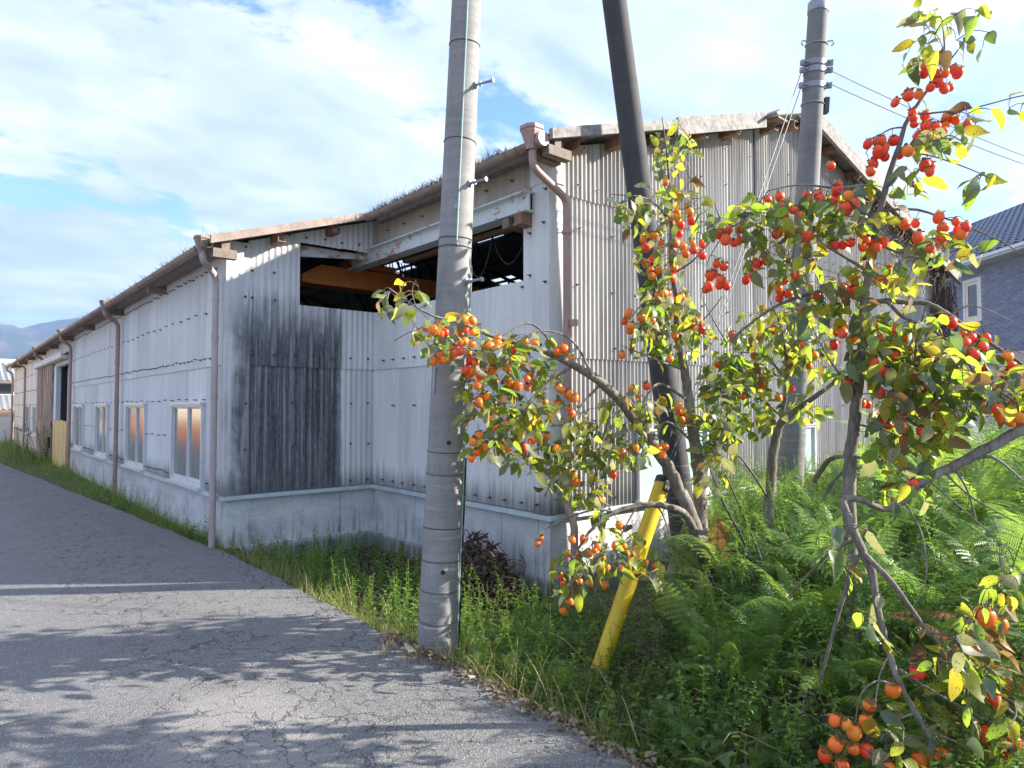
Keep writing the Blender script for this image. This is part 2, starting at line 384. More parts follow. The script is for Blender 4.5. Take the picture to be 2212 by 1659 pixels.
MAT['bark'] = bark('persimmon_bark', (.09, .075, .06), (.25, .215, .18))
MAT['bark_dark'] = bark('dark_bark', (.04, .033, .026), (.12, .10, .08))
MAT['mossbark'] = bark('mossy_bark', (.05, .055, .015), (.17, .15, .04))
def fruit(nm, ca, cb):
    m, t = M(nm); r = orand(t); g = t.n('ShaderNodeTexCoord').outputs['Object']; gz = t.xyz(g)[2]
    c = t.mix(r, ca, cb); n = t.noise(g, 30, 4)
    c = t.mix(t.m('MULTIPLY', t.sstep(t.noise(g, 26, 3), .68, .75), .5), c, (.25, .06, .02))
    return fin(m, t, c, .34, None, **{'Subsurface Weight': .4, 'Subsurface Radius': (.02, .006, .002), 'Subsurface Scale': .6, 'Specular IOR Level': .45})
MAT['fruit'] = fruit('persimmon_orange', (.93, .16, .022), (.94, .31, .035)); MAT['fruit_red'] = fruit('persimmon_red', (.92, .045, .028), (.95, .13, .028))
MAT['calyx'] = leafy('calyx', (.14, .12, .03), (.26, .20, .06), (.5, .42, .06), 0, .6, .3)
def mountain():
    m, t = M('mountain_forest'); p = pos(t); f = t.noise(p, .004, 8, .65); x, y, z = t.xyz(p)
    c = t.ramp(f, (.35, (.018, .032, .024)), (.52, (.045, .05, .04)), (.68, (.17, .12, .09)))
    return fin(m, t, c, 1.0)
MAT['mountain'] = mountain()

# ================================================================== ground, road
def edge_x(y): return 2.44 if y < 7.5 else 2.44-(y-7.5)*.071
def hnoise(x, y, s=1.0, k=0):
    return (math.sin(x*1.7*s+1.3+k)*math.cos(y*1.3*s+.4)+.5*math.sin(x*3.9*s+y*2.7*s+k)+.3*math.sin(x*7.1*s-y*5.3*s))/1.8
struct('ground', MB().quad((-5000,-5000,-.6),(5000,-5000,-.6),(5000,5000,-.6),(-5000,5000,-.6)), MAT['field'])
def road_z(x, y): return .012*hnoise(x, y, .5)-.02*math.exp(-((x-2.44)/.35)**2)*.6
mb = MB(); ys = np.r_[np.arange(-8, 12, .15), np.arange(12, 62, .5)]; nx = 46
for y in ys:
    e = edge_x(y)+.022*hnoise(0, y*3)+.012*math.sin(y*11.3)+.008*math.sin(y*23.1)
    for i in range(nx+1):
        x = -9+(e+9)*(1-(1-i/nx)**1.8); mb.v.append((x, y, road_z(x, y)-(.012 if i == nx else 0)))
    mb.v.append((e+.015, y, -.30))
r = nx+2
for j in range(len(ys)-1):
    for i in range(nx+1): mb.f.append((j*r+i, j*r+i+1, (j+1)*r+i+1, (j+1)*r+i))
struct('road', mb, MAT['asphalt'])
def yard_z(x, y):
    e = edge_x(y)
    if x < e: return -.12
    d = x-e
    if y > 7.9 and x < 2.7: return -.045+.02*hnoise(x, y, 2)
    z = -.05-.21*min(1, d/.55)**.8+.03*hnoise(x, y, 1.4)
    if y > 7.3 and x < 2.9: z += .1*(1-min(1, (2.9-x)/.5))*0
    return z
mb = MB(); xs = np.r_[np.arange(0, 6, .12), np.arange(6, 40, .6)]; ysd = np.r_[np.arange(-6, 9, .15), np.arange(9, 60, .8)]
for y in ysd:
    for x in xs: mb.v.append((x, y, yard_z(x, y)))
n_ = len(xs)
for j in range(len(ysd)-1):
    for i in range(n_-1): mb.f.append((j*n_+i, j*n_+i+1, (j+1)*n_+i+1, (j+1)*n_+i))
struct('yard', mb, MAT['soil'], True)

# ================================================================== warehouse
X0, Y0, X1, Y1, X2, YE, XR = 2.49, 8.02, 4.41, 4.62, 15.1, 38.3, 9.5
ZF = .56
def zt(x): return 3.48+.322*(x-2.49) if x <= XR else 5.737-(x-XR)*.26
W = thing('warehouse', 'long corrugated grey warehouse with stepped corner, brown downspouts and open crane bay', 'warehouse', (X0, Y0, 0))
def corr(name, axis, a0, a1, z0, z1, plane, out, mat, pitch=.0635, amp=.0085, seg=6, th=.006, parent=W, off=0.0, label=None):
    """one corrugated sheet; axis 'x' or 'y' is the width direction, plane the other coordinate, out the outward sign"""
    n = max(3, int((a1-a0)/pitch*seg)); vs = []; f0 = z0 if callable(z0) else (lambda a: z0); f1 = z1 if callable(z1) else (lambda a: z1)
    for i in range(n+1):
        a = a0+(a1-a0)*i/n; h = amp*math.sin(2*math.pi*a/pitch)+off
        for dd in (h, h-th):
            b = plane+out*dd
            for z in (f0(a), f1(a)): vs.append((a, b, z) if axis == 'x' else (b, a, z))
    fs = []
    for i in range(n):
        p, q = i*4, (i+1)*4
        fs += [(p, q, q+1, p+1), (p+2, p+3, q+3, q+2), (p, p+2, q+2, q), (p+1, q+1, q+3, p+3)]
    fs += [(0, 1, 3, 2), (n*4, n*4+2, n*4+3, n*4+1)]
    m_ = MB().add(vs, fs); me = m_.mesh(name, True)
    o = link(name, me, mat, parent)
    if label: o['label'] = label
    return o
def cols(a0, a1, brk, w_):
    pts = sorted(set([a0, a1]+[b for b in brk if a0 < b < a1])); out = []
    for p, q in zip(pts[:-1], pts[1:]):
        k = max(1, round((q-p)/w_)); out += [(p+(q-p)*i/k, p+(q-p)*(i+1)/k) for i in range(k)]
    return out
LAP = 2.095
# --- long side wall
WIN = [(8.79, 10.27), (11.9, 13.36), (15.06, 16.42), (18.12, 19.46), (28.0, 29.35), (30.6, 31.95)]
DOOR = (20.6, 27.45)
brk = [v for w_ in WIN for v in w_]+list(DOOR)
for i, (a, b) in enumerate(cols(Y0+.02, YE, brk, .70)):
    c = (a+b)/2; win = any(p < c < q for p, q in WIN); dr = DOOR[0] < c < DOOR[1]
    of = .004*(i % 2)
    if dr: corr('corrugated_sheet', 'y', a, b+.03, 3.06, 3.50, X0, -1, MAT['sheet'], off=of); continue
    corr('corrugated_sheet', 'y', a, b+.03, 1.66 if win else ZF+.015, LAP+.05, X0, -1, MAT['sheet'], off=of-.006)
    corr('corrugated_sheet', 'y', a, b+.03, LAP+random.uniform(-.006, .006), 3.50, X0, -1, MAT['sheet'], off=of+.008)
# --- sooty front wall of the set-back bay (opening under the roof)
OX, OZ0, OZ1 = 3.33, 2.87, 3.655
for i, (a, b) in enumerate(cols(2.72, X1, [OX], .42)):
    corr('corrugated_sheet', 'x', a, b+.02, ZF+.015, LAP+.05, Y0, -1, MAT['sheet_dark'], .076, .0105, off=.003*(i % 2)-.006)
    hi = b > OX+.05
    corr('corrugated_sheet', 'x', a, b+.02, LAP, OZ0+.0 if hi else (lambda x: zt(x)+.02), Y0, -1, MAT['sheet_dark'], .076, .0105, off=.003*(i % 2)+.010)
corr('corrugated_sheet', 'x', OX-.05, 3.9, OZ1, lambda x: zt(x)+.02, Y0, -1, MAT['sheet_dark'], .076, .0105, off=.022)
corr('corrugated_sheet', 'x', 3.88, X1, OZ1+.01, lambda x: zt(x)+.02, Y0, -1, MAT['sheet_dark'], .076, .0105, off=.018)
# --- return wall beside the yard
IY0, IY1 = 4.80, Y0
for i, (a, b) in enumerate(cols(IY0, IY1-.01, [4.96], .66)):
    corr('corrugated_sheet', 'y', a, b+.02, ZF+.015, LAP+.05, X1, -1, MAT['board'] if 0 else MAT['sheet'], off=.003*(i % 2)-.006)
    corr('corrugated_sheet', 'y', a, b+.02, LAP, 2.865 if a > 4.9 else 3.5, X1, -1, MAT['sheet'], off=.003*(i % 2)+.008)
    corr('corrugated_sheet', 'y', a, b+.02, 3.70, 4.10, X1, -1, MAT['sheet_warm'], off=.003*(i % 2)+.004)
# --- gable wall
GW = [(5.69, 7.02), (8.48, 9.79), (12.9, 14.2)]
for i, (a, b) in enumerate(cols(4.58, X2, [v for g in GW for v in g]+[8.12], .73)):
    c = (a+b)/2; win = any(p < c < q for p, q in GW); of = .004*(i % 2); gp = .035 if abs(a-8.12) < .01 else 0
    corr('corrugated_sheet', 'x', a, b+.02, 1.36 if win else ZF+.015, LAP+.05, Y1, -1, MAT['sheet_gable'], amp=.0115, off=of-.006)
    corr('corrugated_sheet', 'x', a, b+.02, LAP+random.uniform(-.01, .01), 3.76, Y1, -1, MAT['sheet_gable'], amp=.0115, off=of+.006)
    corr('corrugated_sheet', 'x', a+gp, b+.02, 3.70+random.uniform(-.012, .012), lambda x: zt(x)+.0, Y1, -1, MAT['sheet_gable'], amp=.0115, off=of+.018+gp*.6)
# --- far walls, floor and dark inside
inn = MB().box(X2-.03, X2, Y1+.05, YE, -.3, 4.2); part('wall', inn, MAT['sheet'], W)
e = MB(); e.add([(X0, YE, -.3), (X2, YE, -.3), (X2, YE, zt(X2)), (XR, YE, zt(XR)), (X0, YE, zt(X0)), (X0, YE+.03, -.3), (X2, YE+.03, -.3), (X2, YE+.03, zt(X2)), (XR, YE+.03, zt(XR)), (X0, YE+.03, zt(X0))],
      [(0, 4, 3, 2, 1), (5, 6, 7, 8, 9), (0, 1, 6, 5), (1, 2, 7, 6), (2, 3, 8, 7), (3, 4, 9, 8), (4, 0, 5, 9)]); part('end_wall', e, MAT['sheet'], W)
part('floor_slab', MB().box(X0+.2, X2-.2, Y0+.2, YE-.1, -.2, -.02).box(X1+.2, X2-.2, Y1+.2, Y0+.2, -.2, -.021), MAT['floor_in'], W)
for yy in np.arange(10.8, 38, 3.05):
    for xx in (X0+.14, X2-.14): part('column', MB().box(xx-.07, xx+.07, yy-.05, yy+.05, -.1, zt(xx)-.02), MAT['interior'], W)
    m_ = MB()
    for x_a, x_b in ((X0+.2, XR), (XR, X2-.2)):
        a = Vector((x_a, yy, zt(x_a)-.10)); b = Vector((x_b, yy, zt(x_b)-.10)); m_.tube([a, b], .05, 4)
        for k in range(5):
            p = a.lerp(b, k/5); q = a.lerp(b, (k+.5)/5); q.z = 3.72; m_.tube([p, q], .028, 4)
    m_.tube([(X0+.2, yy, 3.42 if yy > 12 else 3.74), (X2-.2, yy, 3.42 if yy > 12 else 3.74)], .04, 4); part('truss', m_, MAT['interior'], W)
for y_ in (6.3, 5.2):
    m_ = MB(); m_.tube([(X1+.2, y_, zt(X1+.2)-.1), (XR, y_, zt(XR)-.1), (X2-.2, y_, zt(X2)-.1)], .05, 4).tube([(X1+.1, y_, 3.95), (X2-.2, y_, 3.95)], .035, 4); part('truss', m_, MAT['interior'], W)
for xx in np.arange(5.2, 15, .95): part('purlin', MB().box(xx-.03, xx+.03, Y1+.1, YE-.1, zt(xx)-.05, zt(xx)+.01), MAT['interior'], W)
# --- foundation panels and flashing
def foundation(axis, a0, a1, plane, inward, brks, z0=-.55):
    pts = [a0]+[b for b in brks if a0 < b < a1]+[a1]
    for p, q in zip(pts[:-1], pts[1:]):
        lo, hi = sorted((plane, plane+inward*.16)); g = .004
        m_ = MB().box(p+g, q-g, lo, hi, z0, ZF-.03) if axis == 'x' else MB().box(lo, hi, p+g, q-g, z0, ZF-.03)
        part('foundation_panel', m_, MAT['concrete'], W)
foundation('y', Y0+.161, DOOR[0]-.1, X0+.012, 1, [8.45, 11.2, 14.1, 17.2, 19.7]); foundation('y', DOOR[1]+.05, YE, X0+.012, 1, [31.9, 35])
foundation('x', X0+.012, X1+.171, Y0+.012, 1, [3.93]); foundation('y', Y1+.173, Y0+.01, X1+.012, 1, [5.35, 7.0]); foundation('x', X1+.012, X2, Y1+.012, 1, [6.2, 8.1, 10, 12, 13.6])
part('ledge', MB().box(X0+.0, X1+.012, Y0-.035, Y0+.012, -.4, -.02).box(X1-.03, X1+.012, 6.2, Y0-.036, -.4, -.05), MAT['concrete'], W)
def flash(m_): part('flashing', m_, MAT['flash'], W)
flash(MB().box(X0-.05, X0+.05, Y0-.06, DOOR[0]-.1, ZF-.035, ZF+.008)); flash(MB().box(X0-.05, X0+.05, DOOR[1], YE, ZF-.035, ZF+.008))
flash(MB().box(X0+.051, X1-.052, Y0-.055, Y0+.05, ZF-.034, ZF+.009)); flash(MB().box(X1-.05, X1+.05, Y1-.065, Y0+.04, ZF-.037, ZF+.006)); flash(MB().box(X1+.052, X2, Y1-.06, Y1+.05, ZF-.034, ZF+.009))
# --- corner boards
part('corner_board', MB().box(X0-.025, 2.735, Y0-.026, Y0-.014, 2.42, zt(X0)+.06).box(X0-.026, X0-.014, Y0-.0255, Y0+.07, 2.42, zt(X0)+.02), MAT['sheet_dark'], W)
part('corner_board', MB().box(X0-.031, 2.745, Y0-.034, Y0-.027, ZF+.01, 2.44).box(X0-.032, X0-.022, Y0-.0335, Y0+.075, ZF+.01, 2.44), MAT['sheet_dark'], W)
part('corner_board', MB().box(X1-.032, X1-.022, Y1-.03, 4.83, ZF+.01, zt(X1)-.28), MAT['board'], W)
part('corner_board', MB().box(X1-.0315, 4.60, Y1-.034, Y1-.024, ZF+.01, zt(X1)-.28), MAT['board'], W)
part('corner_board', MB().box(X1-.042, X1-.033, Y1-.045, 4.85, zt(X1)-.33, zt(X1)+.04).box(X1-.0415, 4.585, Y1-.048, Y1-.036, zt(X1)-.33, zt(X1)+.09), MAT['board'], W)
# --- crane runway beam, carried outside along the return wall
bm = MB().box(X1-.10, X1-.08, 4.80, Y0+.5, 3.525, 3.695); bm.box(X1-.16, X1+.02, 4.79, Y0+.5, 3.695, 3.712).box(X1-.16, X1+.02, 4.79, Y0+.5, 3.508, 3.525)
part('runway_beam', bm, MAT['beam'], W)
part('bracket', MB().box(X1-.16, X1+.0, 4.84, 4.95, 3.41, 3.506).box(X1-.17, X1+.01, 4.83, 4.96, 3.385, 3.409), MAT['rust'], W)
part('bracket', MB().box(X1-.14, X1+.3, 5.06, 5.16, 3.40, 3.505), MAT['timber'], W)
part('gusset', MB().add([(OX-.02, Y0+.12, 3.50), (OX-.02, Y0+.12, 3.66), (4.3, Y0+.12, 3.66), (4.3, Y0+.12, 3.60), (OX-.02, Y0+.14, 3.50), (OX-.02, Y0+.14, 3.66), (4.3, Y0+.14, 3.66), (4.3, Y0+.14, 3.60)],
     [(0, 1, 2, 3), (7, 6, 5, 4), (0, 3, 7, 4), (0, 4, 5, 1)]), MAT['beam'], W)
# --- roof
RO = .075
def zr(x): return zt(x)+RO
def roof_sheet(x0, x1, y0, y1, lift=0):
    n = max(4, int((y1-y0)/.13*6)); vs = []; fs = []
    for i in range(n+1):
        y = y0+(y1-y0)*i/n; h = .02*math.sin(2*math.pi*y/.13)+lift
        for x in (x0, x1):
            for dz_ in (h, h-.008): vs.append((x, y, zr(x)+dz_))
    for i in range(n):
        p, q = i*4, i*4+4; fs += [(p, p+2, q+2, q), (p+1, q+1, q+3, p+3), (p, q, q+1, p+1), (p+2, p+3, q+3, q+2)]
    fs += [(0, 1, 3, 2), (n*4, n*4+2, n*4+3, n*4+1)]
    part('roof_sheet', MB().add(vs, fs), MAT['roof'], W, True)
RA = Y0-.29; RB = Y1-.27
for i, (a, b) in enumerate(cols(RA, YE+.1, [], .92)): roof_sheet(2.24, 3.75, a, b+.05, .004*(i % 2))
for i, (a, b) in enumerate(cols(RB, RA-.04, [], .92)): roof_sheet(4.14, 5.6, a, b+.05, .004*(i % 2))
for i, (a, b) in enumerate([(5.55, 7.1), (7.05, 8.0), (7.95, 9.1), (9.1, 9.52)]): roof_sheet(a, b, RB, RB+1.0, .01+.03*(i == 2))
roof_sheet(3.7, 4.4, RA, RA+1.0, .012)
def slab(x0, x1, y0, y1): part('roof_slope', MB().add([(x, y, zr(x)+d) for d in (-.03, .0) for (x, y) in ((x0, y0), (x1, y0), (x1, y1), (x0, y1))], [(0, 3, 2, 1), (4, 5, 6, 7), (0, 1, 5, 4), (1, 2, 6, 5), (2, 3, 7, 6), (3, 0, 4, 7)]), MAT['roof'], W)
slab(3.72, XR, RA+.95, YE+.1); slab(5.57, XR, RB+.95, RA+.95)
slab(4.35, 5.6, RA+.0, RA+.95)
HOLES = [(11.75, 12.35, 13.8, 14.7), (9.72, 10.25, 16.2, 17.7), (12.0, 12.4, 17.9, 18.9), (9.85, 10.25, 19.6, 21.2), (9.75, 10.1, 12.0, 13.1), (12.15, 12.5, 21.5, 22.6)]       # missing roof sheets
def slab_holes(x0, x1, y0, y1):
    ycut = sorted(set([y0, y1]+[v for h in HOLES for v in h[2:]]))
    for p, q in zip(ycut[:-1], ycut[1:]):
        hs = [h for h in HOLES if h[2] <= p and h[3] >= q]
        if not hs: slab(x0, x1, p, q); continue
        xs_ = x0
        for h in sorted(hs): slab(xs_, h[0], p, q); xs_ = h[1]
        slab(xs_, x1, p, q)
slab_holes(XR, 15.5, RB+.02, YE+.1)
part('ridge_cap', MB().tube([(XR, RB-.02, zr(XR)+.02), (XR, YE+.1, zr(XR)+.02)], .09, 8), MAT['roof'], W, True)
# verge boards and rake channels
def rake(x0, x1, y, zlo, zhi, th, mat, name='verge_board'):
    part(name, MB().add([(x, yy, zr(x)+dz_) for yy in (y-th, y) for (x, dz_) in ((x0, zlo), (x1, zlo), (x1, zhi), (x0, zhi))], [(0, 1, 2, 3), (7, 6, 5, 4), (0, 4, 5, 1), (1, 5, 6, 2), (2, 6, 7, 3), (3, 7, 4, 0)]), mat, W)
rake(2.2, 4.2, RA-.005, -.06, .035, .05, MAT['gutter'], 'rake_channel'); rake(4.15, 6.15, RB-.005, -.055, .045, .05, MAT['verge'], 'rake_channel')
rake(6.05, 7.95, RB-.03, -.13, .07, .03, MAT['verge']); rake(XR-.1, 15.6, RB-.01, -.16, .06, .05, MAT['verge'])
part('broken_sheet', MB().obox((8.02, RB+.05, zr(8.0)+.03), (.10, .02, .06), (0, .25, 0), (-.02, 0, .012)), MAT['roof'], W)
part('broken_sheet', MB().obox((8.3, RB+.1, zr(8.3)-.04), (.16, .02, .02), (0, .2, .01), (0, 0, .012)), MAT['timber'], W)
def purlin_end(x, y0, y1, mat):
    z = zt(x)-.035; m_ = MB().box(x-.045, x+.045, y0, y1, z-.055, z-.045).box(x-.05, x-.041, y0, y1, z-.054, z+.05).box(x-.045, x+.045, y0, y1, z+.045, z+.054)
    m_.box(x+.036, x+.045, y0, y1, z-.044, z-.02); part('purlin_end', m_, mat, W)
for x in (3.02, 3.72): purlin_end(x, Y0-.27, Y0+.3, MAT['rust'])
for x in (4.62, 5.25, 5.95, 6.7, 7.4, 8.35, 8.9, 10.2, 11.0, 11.8, 12.6, 13.4, 14.2): purlin_end(x, Y1-.25, Y1+.3, MAT['rust'])
# eave beams and brackets
part('eave_beam', MB().box(2.33, 2.42, RA, YE, 3.37, 3.47), MAT['timber'], W); part('eave_beam', MB().box(4.23, 4.31, RB, RA-.06, 3.99, 4.09), MAT['timber'], W)
for yy in np.arange(7.78, 38, 3.05): part('eave_bracket', MB().box(2.24, 2.50, yy-.05, yy+.05, 3.27, 3.37), MAT['timber'], W)
for yy in (RB+.16, RB+.02): part('eave_bracket', MB().box(4.13, 4.42, yy-.045, yy+.045, 3.90, 3.99), MAT['timber'], W)
def gutter(x, z, y0, y1, r=.062):
    m_ = MB(); n = 8; L = []
    for y in (y0, y1):
        for k in range(n+1):
            a = math.pi+math.pi*k/n; L.append((x+r*math.cos(a), y, z+r*math.sin(a)))
        for k in range(n+1):
            a = math.pi+math.pi*k/n; L.append((x+(r-.004)*math.cos(a), y, z+(r-.004)*math.sin(a)))
    k2 = 2*(n+1)
    fs = [(k, k+1, k2+k+1, k2+k) for k in range(n)]+[(n+1+k, k2+n+1+k, k2+n+2+k, n+2+k) for k in range(n)]+[(0, k2, k2+n+1, n+1), (n, 2*n+1, k2+2*n+1, k2+n)]
    fs += [(k, n+1+k, n+2+k, k+1) for k in range(n)]
    g = part('gutter', m_.add(L, fs), MAT['gutter'], W, True)
    for yy in np.arange(y0+.3, min(y1, 20), 1.0): part('gutter_strap', MB().tube([(x+(r+.004)*math.cos(a), yy, z+(r+.004)*math.sin(a)) for a in np.linspace(math.pi*.95, math.pi*2.05, 8)], .006, 4), MAT['gutter'], g)
gutter(2.19, 3.425, RA+.02, YE+.05); gutter(4.08, 4.03, RB+.02, RA-.1)
def hopper(x, y, z, s=1.0, mat=MAT['gutter']):
    m_ = MB(); rings = [(.055, -.16), (.06, -.12), (.105, .02), (.105, .035), (.118, .05), (.118, .085), (.10, .085), (.05, -.1)]
    vs = []; fs = []
    for (h, dz_) in rings:
        for (i, j) in ((-1, -.5), (-.5, -1), (.5, -1), (1, -.5), (1, .5), (.5, 1), (-.5, 1), (-1, .5)): vs.append((x+i*h*s, y+j*h*s, z+dz_*s))
    for q in range(len(rings)-1):
        for k in range(8): fs.append((q*8+k, q*8+(k+1) % 8, (q+1)*8+(k+1) % 8, (q+1)*8+k))
    part('hopper', m_.add(vs, fs), mat, W)
def downspout(pts, r, mat, clips=(), clipdir=(1, 0, 0)):
    P = [];
    for i, p in enumerate(pts):                       # soften the bends
        p = Vector(p)
        if 0 < i < len(pts)-1:
            a = (Vector(pts[i-1])-p); b = (Vector(pts[i+1])-p); k = min(.09, a.length*.45, b.length*.45)
            A = p+a.normalized()*k; B = p+b.normalized()*k
            for t in np.linspace(0, 1, 6): P.append(A*(1-t)**2+p*2*t*(1-t)+B*t*t)
        else: P.append(p)
    d = part('downspout', MB().tube(P, r, 14), mat, W, True)
    for z in clips:
        q = Vector(pts[-2]); m_ = MB().tube([(q.x, q.y, z-.016), (q.x, q.y, z+.016)], r+.006, 14); cd = Vector(clipdir)
        m_.tube([(q.x, q.y, z), tuple(Vector((q.x, q.y, z))+cd*.11)], .005, 5); part('pipe_clip', m_, mat, d)
    for z in np.arange(.9, 3.2, 1.5): part('pipe_joint', MB().tube([(pts[-2][0], pts[-2][1], z-.03), (pts[-2][0], pts[-2][1], z+.03)], r+.004, 14), mat, d, True)
    return d
for i, yy in enumerate((8.13, 13.85, 19.75, 25.9, 31.9, 38.0)):
    hopper(2.17, yy-.25 if i == 0 else yy-.06, 3.44, .75)
    ya = yy-.25 if i == 0 else yy-.06
    downspout([(2.17, ya, 3.36), (2.17, ya, 3.25), (2.39, yy, 3.12), (2.39, yy, 2.9), (2.39, yy, -.08)], .037, MAT['pipe_dull'] if i == 0 else MAT['pipe'], (2.86, 1.72, .72), (.08, 0, 0))
hopper(4.05, RB+.12, 4.09, .86, MAT['pipe'])
downspout([(4.06, RB+.12, 3.98), (4.06, RB+.12, 3.80), (4.53, 4.50, 3.60), (4.53, 4.50, 2.0), (4.53, 4.50, .78), (4.53, 4.50, .62), (4.55, 4.43, .50), (4.55, 4.43, .3), (4.55, 4.43, -.3)], .037, MAT['pipe'])
for z in (3.28, 2.1, .85): part('pipe_clip', MB().tube([(4.53, 4.5, z-.016), (4.53, 4.5, z+.016)], .049, 14).tube([(4.53, 4.5, z), (4.47, 4.6, z)], .006, 5), MAT['pipe'], W)
part('gutter_end', MB().tube([(4.08, RB-.01, 4.03), (4.08, RB+.03, 4.03)], .068, 14), MAT['pipe'], W)

# --- windows of the long wall
def window(axis, a0, a1, z0, z1, plane, out, glass, proud=.05, panes=2, parent=W):
    def bx(m_, p, q, z_0, z_1, d0, d1):
        lo, hi = sorted((plane+out*d0, plane+out*d1))
        return m_.box(p, q, lo, hi, z_0, z_1) if axis == 'x' else m_.box(lo, hi, p, q, z_0, z_1)
    f = MB(); fw_ = .035
    bx(f, a0, a0+fw_, z0, z1, -.05, proud); bx(f, a1-fw_, a1, z0, z1, -.05, proud); bx(f, a0-.015, a1+.015, z1, z1+.03, -.05, proud+.02); bx(f, a0+fw_, a1-fw_, z1-.03, z1-.001, -.05, proud-.004); bx(f, a0+fw_, a1-fw_, z0, z0+.04, -.05, proud-.004)
    w_ = part('window', f, MAT['alu'], parent)
    s = MB(); bx(s, a0-.03, a1+.03, z0-.035, z0-.002, -.04, proud+.045); part('sill', s, MAT['alu'], w_)
    k = (a1-a0-2*fw_)/panes
    for i in range(panes):
        p = a0+fw_+k*i; q = p+k; dd = .018*(i % 2)
        s = MB(); b_ = .022
        bx(s, p, p+b_, z0+.04, z1-.03, -.02+dd, .0+dd); bx(s, q-b_, q, z0+.04, z1-.03, -.02+dd, .0+dd); bx(s, p+b_, q-b_, z0+.04, z0+.075, -.019+dd, -.001+dd); bx(s, p+b_, q-b_, z1-.055, z1-.03, -.019+dd, -.001+dd); part('sash', s, MAT['alu'], w_)
        g = MB(); bx(g, p+b_, q-b_, z0+.075, z1-.055, -.014+dd, -.008+dd); part('pane', g, glass, w_)
for a, b in WIN: window('y', a+.01, b-.01, .60, 1.63, X0, -1, MAT['frost'])
for a, b in GW: window('x', a+.01, b-.01, .60, 1.335, Y1, -1, MAT['frost_green'])
# --- door bay
d = part('sliding_door', MB().box(X0-.07, X0-.045, 23.45, 27.42, .05, 2.86).box(X0-.11, X0-.07, 23.45, 27.42, 1.05, 1.16), MAT['wood'], W, label='weathered brown plank sliding door')
for k in range(15):
    a = 23.45+k*.265; part('plank', MB().box(X0-.098-.006*(k % 2), X0-.0705, a, a+.25, -.05, 2.88), MAT['wood'], d)
part('door_handle', MB().box(X0-.16, X0-.10, 23.52, 23.62, .42, .72), MAT['black'], d)
part('door_post', MB().box(X0-.05, X0+.08, 22.95, 23.4, -.05, 2.78), MAT['white'], W)
part('door_post', MB().box(X0+.15, X0+.35, 22.0, 22.3, -.05, 2.7), MAT['board'], W)
part('door_track', MB().box(X0-.16, X0-.02, 20.7, 27.6, 2.86, 2.96).box(X0-.20, X0-.16, 20.7, 27.6, 2.88, 3.04), MAT['beam'], W)
part('lintel', MB().box(X0-.03, X0+.1, 20.55, 27.5, 2.74, 2.855), MAT['board'], W)
b_ = part('door_infill', MB().box(X0-.03, X0-.01, 20.66, 23.4, 0, 1.18), MAT['ply'], W, label='pale yellow board infill in the doorway')
for k in range(6):
    a = 20.66+k*.455; part('plank', MB().box(X0-.056-.004*(k % 2), X0-.031, a, a+.445, -.05, 1.22+.012*(k % 3)), MAT['ply'], b_)
part('partition', MB().box(4.6, 4.65, 18.5, 27.5, -.1, 3.2), MAT['white'], W)
# --- bolts
bmx = MB().tube([(0, 0, 0), (0, 0, .004)], .015, 8).tube([(0, 0, .004), (0, 0, .013)], .0095, 6).tube([(0, 0, .013), (0, 0, .04)], .005, 6); BOLT = bmx.mesh('bolt'); BOLT.materials.append(MAT['steel_dark'])
RB_ = {('x', -1): Matrix.Rotation(rad(-90), 4, 'Y'), ('y', -1): Matrix.Rotation(rad(90), 4, 'X')}
def bolt(p, ax): link('bolt', BOLT, None, W, Matrix.Translation(p) @ RB_[(ax, -1)])
def inwin(y, z): return z < 1.64 and any(p-.06 < y < q+.06 for p, q in WIN)
far = MB()
for z, st in ((.67, .19), (1.18, .38), (1.69, .38), (2.2, .19), (2.77, .38), (3.27, .19)):
    for y in np.arange(8.4, 38, st):
        if inwin(y, z) or (DOOR[0] < y < DOOR[1]): continue
        y += random.uniform(-.015, .015); zz = z+random.uniform(-.012, .012)
        if y < 14: bolt((X0-.016, y, zz), 'x')
        else: far.box(X0-.035, X0-.012, y-.008, y+.008, zz-.009, zz+.009)
stuff(part('bolts', far, MAT['steel_dark'], W))
for z in (3.22, 2.89, 2.23, 1.65, 1.12, .64):
    for x in np.arange(2.77, 4.4, .255):
        if OZ0-.1 < z < OZ1 and x > OX-.1: continue
        if z in (1.65, 1.12) and int(x*10) % 2: continue
        bolt((x+random.uniform(-.01, .01), Y0-.026, z+random.uniform(-.01, .01)), 'y')
for x, z in ((3.42, 3.72), (3.67, 3.74), (3.9, 3.73), (4.15, 3.75), (3.2, 3.72), (3.85, 3.9), (2.68, 3.49), (2.68, 2.9), (2.70, 1.64), (2.70, 1.1)): bolt((x, Y0-.034, z), 'y')
for z, st in ((.65, .25), (1.62, .5), (2.21, .25)):
    for y in np.arange(5.0, 7.95, st): bolt((X1-.018, y+random.uniform(-.01, .01), z), 'x')
for k, y in enumerate(np.arange(4.95, 7.9, .42)): bolt((X1-.014, y, 3.76), 'x'); bolt((X1-.014, y+.2, 3.92), 'x')
for z, y in ((3.32, 4.87), (2.9, 4.87), (2.80, 4.98)): bolt((X1-.02, y, z), 'x')
for z, y in ((3.7, 4.62), (3.38, 4.65), (2.8, 4.63), (2.2, 4.7), (.66, 4.75)): bolt((X1-.04, y, z), 'x')
for z, st in ((.66, .54), (1.62, .54), (2.2, .54), (2.8, .54), (3.4, .54), (3.82, .27), (4.4, .54), (4.9, .54)):
    for x in np.arange(4.78, 14.9, st):
        if z < 1.4 and any(p-.1 < x < q+.1 for p, q in GW): continue
        if z < zt(x)-.12 and x < 12: bolt((x+random.uniform(-.02, .02), Y1-.025, z+random.uniform(-.02, .02)), 'y')

